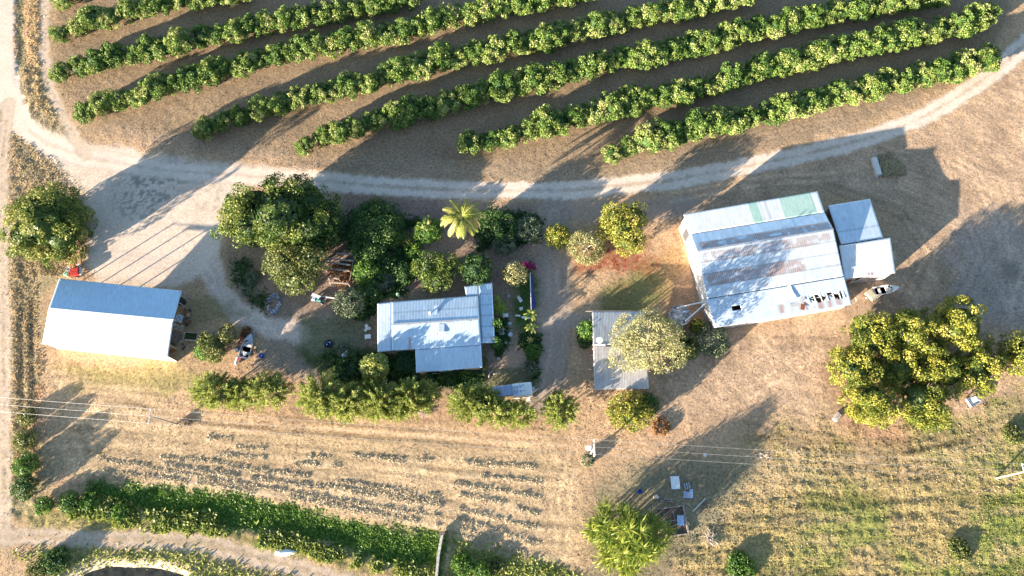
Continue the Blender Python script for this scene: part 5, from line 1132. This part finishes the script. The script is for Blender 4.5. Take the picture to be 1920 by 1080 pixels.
# scrap yard at the bottom
r = T('mattress', 'white mattress lying on the grass above the scrap timber', 'mattress', 1266, 905, 2); MB().box((0, 0, .13), (1.45, 2.1, .22), top=.97).build('pad', M['white'], r); MB().box((0, 0, .02), (1.5, 2.15, .05)).build('base', M['palebl'], r)
r = T('tub_chair', 'dark blue plastic chair on the grass left of the scrap', 'chair', 1199, 922, 20); MB().box((0, 0, .4), (.7, .65, .1)).box((.0, .32, .7), (.65, .08, .6)).build('seat', M['blue'], r)
for s in (-1, 1): MB().box((s*.3, 0, .3), (.08, .6, .6)).build('leg', M['blue'], r)
r = T('wooden_box', 'pale plywood box left of the brown sticks', 'box', 1229, 932, 3); MB().box((0, 0, .3), (.65, .6, .6)).build('box', M['tan'], r); MB().box((0, 0, .62), (.7, .65, .04)).build('lid', M['cream'], r)
r = T('spare_tyre', 'small white rimmed tyre lying right of the plywood box', 'tyre', 1236, 933); MB().torus((0, 0, .1), .22, .09).build('tyre', M['rubber'], r); MB().torus((0, 0, .17), .17, .03).build('rim', M['white'], r)
r = T('stick_pile', 'heap of brown sticks and steel rods above the timber yard frame', 'sticks', 1250, 938)
for q in range(16): a_ = random.uniform(-.6, .5); MB().tube([(random.uniform(-1.2, .2), random.uniform(-.4, .4), .08+.02*q), (random.uniform(.3, 1.6), random.uniform(-.5, .4), .10+.02*q)], .025, 5).build('stick', M['rust'] if q % 3 else M['metal'], r)
r = T('pallet', 'small dark slatted pallet right of the mattress', 'pallet', 1289, 911, 12)
for k in range(6): MB().box((-.5+.2*k, 0, .14), (.12, .95, .04)).build('slat', M['tarp'] if k % 2 else M['palebl'], r)
for s in (-1, 0, 1): MB().box((0, s*.4, .06), (1.1, .1, .1)).build('bearer', M['timber'], r)
r = T('pallet', 'large pale blue ribbed panel below the dark pallet', 'panel', 1290, 928, -6)
for k in range(5): MB().box((0, -.42+.21*k, .2), (1.6, .15, .06)).build('slat', M['palebl'], r)
MB().box((-.6, 0, .1), (.1, 1.0, .12)).box((.6, 0, .1), (.1, 1.0, .12)).build('bearer', M['metal'], r); MB().box((.5, .75, .1), (.6, .5, .08)).build('off_cut', M['palebl'], r)
r = thing('steel_post', 'pale square post propped diagonally right of the scrap timber', 'post', tuple(P(1310, 947))); o = Vector(r.location); MB().beam(P(1299, 959, .12)-o, P(1322, 935, .5)-o, .14).build('shaft', M['offwhite'], r); MB().box((P(1322, 935)-o).to_tuple(), (.25, .25, .9)).build('block', M['timber'], r)
r = T('wire_coil', 'loose coil of old pipe beside the propped post', 'coil', 1323, 953); 
for k in range(3): MB().torus((random.uniform(-.2, .2), random.uniform(-.2, .2), .08+.06*k), .5+.08*k, .035, 20, 5).build('loop', M['tarp'], r)
r = thing('yard_frame', 'square timber edging of an old yard bed beside the bamboo clump', 'timber edging', tuple(P(1262, 978))); o = Vector(r.location)
cs_ = [P(1232, 955, .25)-o, P(1281, 948, .25)-o, P(1291, 1001, .25)-o, P(1252, 1006, .25)-o, P(1238, 990, .25)-o]
for k in range(4): MB().beam(cs_[k], cs_[k+1], .26 if k == 1 else .15, .3).build('beam', M['timber'], r)
MB().beam(P(1240, 978, .4)-o, P(1270, 975, .4)-o, .1).beam(P(1262, 960, .35)-o, P(1266, 975, .35)-o, .08).build('beam', M['timber'], r)
MB().add([tuple(v*.96-Vector((0, 0, v.z*.96-.03))) for v in cs_], [(4, 3, 2, 1, 0)]).build('soil_bed', MAT('dark_soil', (.12, .095, .075), .95, ns=3, na=.4), r)
r = T('board', 'pale blue board resting on the timber yard frame', 'board', 1275, 976, -4, .42); MB().box((0, 0, .05), (1.15, 1.55, .06)).build('sheet', M['palebl'], r); MB().box((0, .82, .02), (1.1, .12, .1)).box((0, -.5, .0), (1.1, .1, .06)).build('batten', M['timber'], r)
r = T('marker', 'pale round tyre lying in the shade right of the transformer pole', 'tyre', 1322, 853); MB().torus((0, 0, .1), .24, .09).build('tyre', M['offwhite'], r); MB().lathe([(.16, .08), (0, .1)], n=12).build('hub', M['white'], r)
r = T('lime_heap', 'low heap of white lime rubble in the field under the wires', 'rubble', 1430, 852)
for q in range(22): MB().box((random.gauss(0, .5), random.gauss(0, .28), .03), (random.uniform(.06, .18),)*3, random.uniform(0, 3), top=.6).build('stone', M['offwhite'], r)
# drain: culvert wall, dinghy
r = thing('concrete_wall', 'narrow pale concrete wall crossing the green drain at the bottom edge', 'wall', tuple(P(822, 1045))); o = Vector(r.location)
MB().beam(P(829, 1002, .35)-o, P(822, 1042, .35)-o, .42, .9).beam(P(822, 1042.3, .35)-o, P(815, 1120, .35)-o, .42, .9).build('wall', M['concrete'], r); MB().box(tuple(P(829, 1000, .5)-o), (.9, .5, .6), .2).build('end_block', M['tarp'], r)
r = T('dinghy', 'small upturned white dinghy on the bank of the green drain', 'dinghy', 536, 1036, 3)
hv = []; hf = []
for i in range(11):
    t = i/10; x = -1.7+3.4*t; hw = .55*math.sin(math.pi*(.12+.85*t))**.6
    for k in range(7): a_ = math.pi*k/6; hv.append((x, math.cos(a_)*hw, .02+math.sin(a_)*hw*.75))
for i in range(10):
    for k in range(6): hf.append((i*7+k, i*7+k+1, (i+1)*7+k+1, (i+1)*7+k))
MB().add(hv, hf+[tuple(range(7))[::-1], tuple(range(70, 77))]).build('hull', M['white'], r, smooth=True); MB().box((0, 0, .44), (2.6, .06, .06)).build('keel', M['palebl'], r)
# branch heaps
def branches(px, py, R_, label, n, mat='palebark', seed=1):
    gg = random.Random(seed); r = T('branch_heap', label, 'branches', px, py); b = MB()
    for i in range(n):
        a_ = gg.uniform(0, 6.28); q = gg.uniform(0, R_*.5); x, y = math.cos(a_)*q, math.sin(a_)*q; a2 = gg.uniform(0, 6.28); l = gg.uniform(.4, 1)*R_*.8
        m_ = (x+math.cos(a2)*l*.5, y+math.sin(a2)*l*.5, gg.uniform(.1, .4)); e = (x+math.cos(a2+.4)*l, y+math.sin(a2+.4)*l, gg.uniform(.02, .3))
        b.tube([(x, y, .1), m_, e], [.05, .04, .012], 4); b.tube([m_, (m_[0]+gg.uniform(-.6, .6), m_[1]+gg.uniform(-.6, .6), gg.uniform(.05, .5))], [.03, .01], 4)
    b.build('branches', M[mat], r)
branches(1898, 508, 3.2, 'tangled heap of grey fallen branches in the shaded paddock', 70, 'palebark', 3)
branches(350, 792, 1.7, 'small dark brush heap at the foot of the leaning power pole', 50, 'bark', 4)
branches(700, 384, 2.2, 'reddish heap of prunings below the gravel road, right of the huge mango', 60, 'rust', 5)
branches(1330, 1010, 2.0, 'scattered dead sticks at the edge of the rough pasture', 34, 'palebark', 6)
branches(893, 452, 1.8, 'dry fallen fronds under the yellow palm', 34, 'palebark', 7)
branches(795, 775, 1.4, 'pale twig litter below the narrow feathery tree', 26, 'palebark', 8)
# verge shrubs
for px, py, r_, h, m, l in [
    (50, 782, 18, 1.8, 'olive', 'topmost olive bush of the left verge below the wires'), (44, 826, 22, 2.4, 'olive', 'second olive bush down the left verge'),
    (48, 872, 24, 2.8, 'green', 'green bush of the left verge level with the windrows'), (46, 915, 24, 2.8, 'dark', 'dark bush of the left verge above the track corner'),
    (82, 948, 18, 1.6, 'green', 'leafy weed bush at the corner of the left verge'), (128, 940, 20, 1.5, 'green', 'big leaved weed clump left of the green drain'),
    (165, 938, 18, 1.4, 'green', 'bright weed clump at the left tip of the green drain'), (105, 1050, 26, 1.5, 'dark', 'dark scrub bush left of the pond'), (70, 1068, 20, 1.1, 'olive', 'olive scrub near the bottom left corner'),
    (868, 1058, 22, 1.6, 'green', 'bright green bush right of the narrow concrete wall'), (905, 1070, 18, 1.3, 'green', 'small green bush at the bottom edge near the concrete wall'),
    (1390, 1062, 28, 1.1, 'green', 'sunlit green bush at the bottom edge in the rough pasture'), (1800, 1030, 22, .6, 'olive', 'olive tussock bush near the bottom of the rough pasture'),
    (1900, 815, 20, .8, 'olive', 'olive bush at the right edge below the tyre tracks'), (225, 960, 17, 1.1, 'green', 'low leafy clump on the upper bank of the drain'), (930, 1062, 14, .9, 'olive', 'low olive tussock on the bottom edge')]:
    tree(px, py, r_, h, M[m], l, 'bush', 'bush', size=.24, thin=1.0)

# ================================================================== GRASS (nobody could count it)
def sample(mask, n, gg):
    w_ = mask.ravel(); w_ = w_/w_.sum(); ii = gg.choice(len(w_), n, p=w_); y, x = np.unravel_index(ii, X.shape)
    return gx[x]+gg.uniform(-.5, .5, n)*CS, gy[y]+gg.uniform(-.5, .5, n)*CS, ii
def grass(name, mask, n, hgt, wd, seed, label, cat, mat=None, tint=1.0, lean=.35, tones=None):
    gg = np.random.default_rng(seed); x, y, ii = sample(np.clip(mask, 0, None), n, gg); z = HT.ravel()[ii]
    a = gg.random(n)*6.283; h_ = hgt*(.5+gg.random(n)); w_ = wd*(.6+.8*gg.random(n)); c, s = np.cos(a), np.sin(a)
    lx = gg.normal(0, lean, n)*h_; ly = gg.normal(0, lean, n)*h_
    base = np.stack([x, y, z-.04], 1); U = np.stack([c*w_/2, s*w_/2, 0*x], 1); Tp = np.stack([lx, ly, h_], 1)
    V = np.stack([base-U, base+U, base+Tp+U*.8, base+Tp-U*.9], 1).reshape(-1, 3); F = np.arange(4*n).reshape(n, 4)
    if mat is None:
        k = (.92+.30*gg.random(n))[:, None]*tint; Cc = np.repeat(np.clip(CV[ii]*k, .01, .9), 4, 0)
        me = np_mesh(name, V, F, M['tuft'], {'Col': ('FLOAT_COLOR', Cc)})
    else: me = np_mesh(name, V, F, mat, {'tone': ('FLOAT', np.repeat(np.clip(gg.normal(.5, .22, n), 0, 1), 4))})
    tag(link(name, me), label, cat, kind='stuff')
m, t, b = new_mat('grass_tuft'); M['tuft'] = m; at = nd(t, "ShaderNodeAttribute", attribute_name="Col"); t.links.new(at.outputs["Color"], b.inputs["Base Color"]); b.inputs["Roughness"].default_value = .9; b.inputs["Specular IOR Level"].default_value = .1
tl = nd(t, "ShaderNodeBsdfTranslucent"); t.links.new(at.outputs["Color"], tl.inputs[0]); mx = nd(t, "ShaderNodeMixShader"); mx.inputs[0].default_value = .3
t.links.new(b.outputs[0], mx.inputs[1]); t.links.new(tl.outputs[0], mx.inputs[2]); t.links.new(mx.outputs[0], t.nodes["Material Output"].inputs[0])
roads_m = np.clip(m_main+m_ap+m_left+m_w2*.7+m_bt+m_lt*.8+m_pd, 0, 1)
bld = np.zeros(X.shape)
for pts in ([(70, 515), (350, 540), (325, 680), (70, 655)], [(705, 560), (930, 530), (930, 690), (705, 665)], [(1108, 585), (1218, 585), (1218, 732), (1110, 732)], [(1283, 402), (1640, 370), (1680, 512), (1600, 575), (1340, 615)]): bld = np.maximum(bld, in_poly(X, Y, pline(pts), .5))
free = (1-roads_m)*(1-bld)
view = in_poly(X, Y, pline([(-60, -40), (1980, -40), (1980, 1120), (-60, 1120)]), .5)
grass('dry_grass', free*view*sstep(.30, .75, nM*.6+nL*.4)*(1-m_rf*.7)*(1-m_dr), 120000, .07, .15, 1, 'short sun dried grass covering the yard, paddock and hay field', 'grass', tint=1.05)
grass('pasture_grass', m_rf*view*(.2+nM), 26000, .09, .20, 2, 'rough yellow green pasture grass in the bottom right corner', 'grass', tint=1.35)
grass('drain_weeds', m_dr*view, 15000, .11, .30, 3, 'lush green weeds filling the long drain', 'weeds', mat=LEAF('weed_leaf', [(0, (.05, .115, .015)), (.5, (.11, .21, .03)), (1, (.28, .36, .07))], var=0), lean=.9)
bank = in_poly(X, Y, pline([(150, 925), (250, 950), (420, 978), (560, 1010), (700, 1045), (820, 1078), (820, 1092), (690, 1065), (550, 1030), (400, 1000), (240, 985), (140, 965)]), .8, 1, 90)
grass('bank_weeds', bank*view*sstep(.3, .55, nM), 7000, .35, .34, 4, 'bright yellow green weeds along the lower bank of the drain', 'weeds', mat=M['feather'], lean=.9)
verge = in_poly(X, Y, pline([(20, 160), (60, 215), (110, 280), (150, 340), (150, 520), (80, 560), (75, 900), (20, 900), (18, 300)]), 1, 1, 91)+in_poly(X, Y, pline([(26, -60), (74, -60), (80, 140), (110, 240), (60, 200), (26, 100)]), 1, .6, 92)
grass('verge_grass', verge*free*view*nM, 15000, .13, .20, 5, 'long straw coloured grass on the left hand verges', 'grass', tint=1.4)
grass('field_weeds', in_poly(X, Y, pline([(845, 1010), (1000, 1045), (1090, 1080), (1100, 1140), (845, 1140)]), 1, 1, 93)+.7*in_poly(X, Y, pline([(30, 1030), (330, 1030), (600, 1100), (300, 1100), (120, 1120)]), 1, 1, 94)*(1-m_pd), 5000, .2, .3, 6, 'mixed olive weeds along the bottom edge of the field', 'weeds', mat=M['feather'], lean=.8)

gw = .35*in_poly(X, Y, pline([(440, 480), (500, 500), (500, 590), (470, 570), (440, 530)]), 1, 1.5, 95)+in_poly(X, Y, pline([(650, 400), (790, 410), (790, 480), (760, 560), (690, 600), (650, 590), (680, 500)]), 1, 2, 96)+in_poly(X, Y, pline([(900, 400), (1010, 410), (1000, 450), (900, 470)]), 1, 1.5, 97)+in_poly(X, Y, pline([(600, 670), (780, 665), (790, 700), (905, 700), (900, 722), (620, 725)]), .8, 1, 98)+in_poly(X, Y, pline([(980, 630), (1010, 630), (1012, 745), (985, 735)]), .6, 1, 99)+in_poly(X, Y, pline([(920, 660), (925, 600), (948, 600), (950, 650), (935, 670)]), .5, .6, 100)
grass('garden_weeds', np.clip(gw, 0, 1)*free*sstep(.30, .55, nM), 24000, .32, .28, 7, 'dark green weeds and ground cover growing through the house garden', 'weeds', mat=M['dark'], lean=.9)

# cut hay: small clumps of straw laid along the windrows
gg = np.random.default_rng(12); cc = []; 
for i, l in enumerate(WR):
    pts = [P(*q) for q in l]; nrm_ = 0
    for a, b in zip(pts[:-1], pts[1:]):
        L_ = (b-a).length; k = int(L_/.42)
        for j in range(k):
            t_ = (j+gg.random()*.7)/k; q = a.lerp(b, t_)
            if vnoise(q.x/3.0, q.y/3.0, 300+i) < .22: continue
            q = Vector((q.x+gg.normal(0, .12), q.y+gg.normal(0, .13), 0)); m_ = int(gg.uniform(14, 34)); s_ = gg.uniform(.16, .34)
            d_ = gg.normal(0, 1, (m_, 3)); zz = ground_z(q.x, q.y)
            cc.append(np.column_stack([q.x+d_[:, 0]*s_*.8, q.y+d_[:, 1]*s_*.8, zz+np.abs(d_[:, 2])*s_*.17+.02]))
cc = np.vstack(cc); V_, F_, T_ = leaf_cloud(cc, np.tile([0, 0, 1.2], (len(cc), 1)), .16, 1.5, gg.random(len(cc)), .7, gg)
HAY = LEAF('cut_hay', [(0, (.32, .26, .16)), (.5, (.50, .41, .27)), (1, (.62, .52, .36))], var=0)
tag(link('hay_windrows', np_mesh('hay_windrows', V_, F_, HAY, {'tone': ('FLOAT', T_)})), 'thin broken windrows of pale cut hay lying across the lower left field', 'hay', kind='stuff')
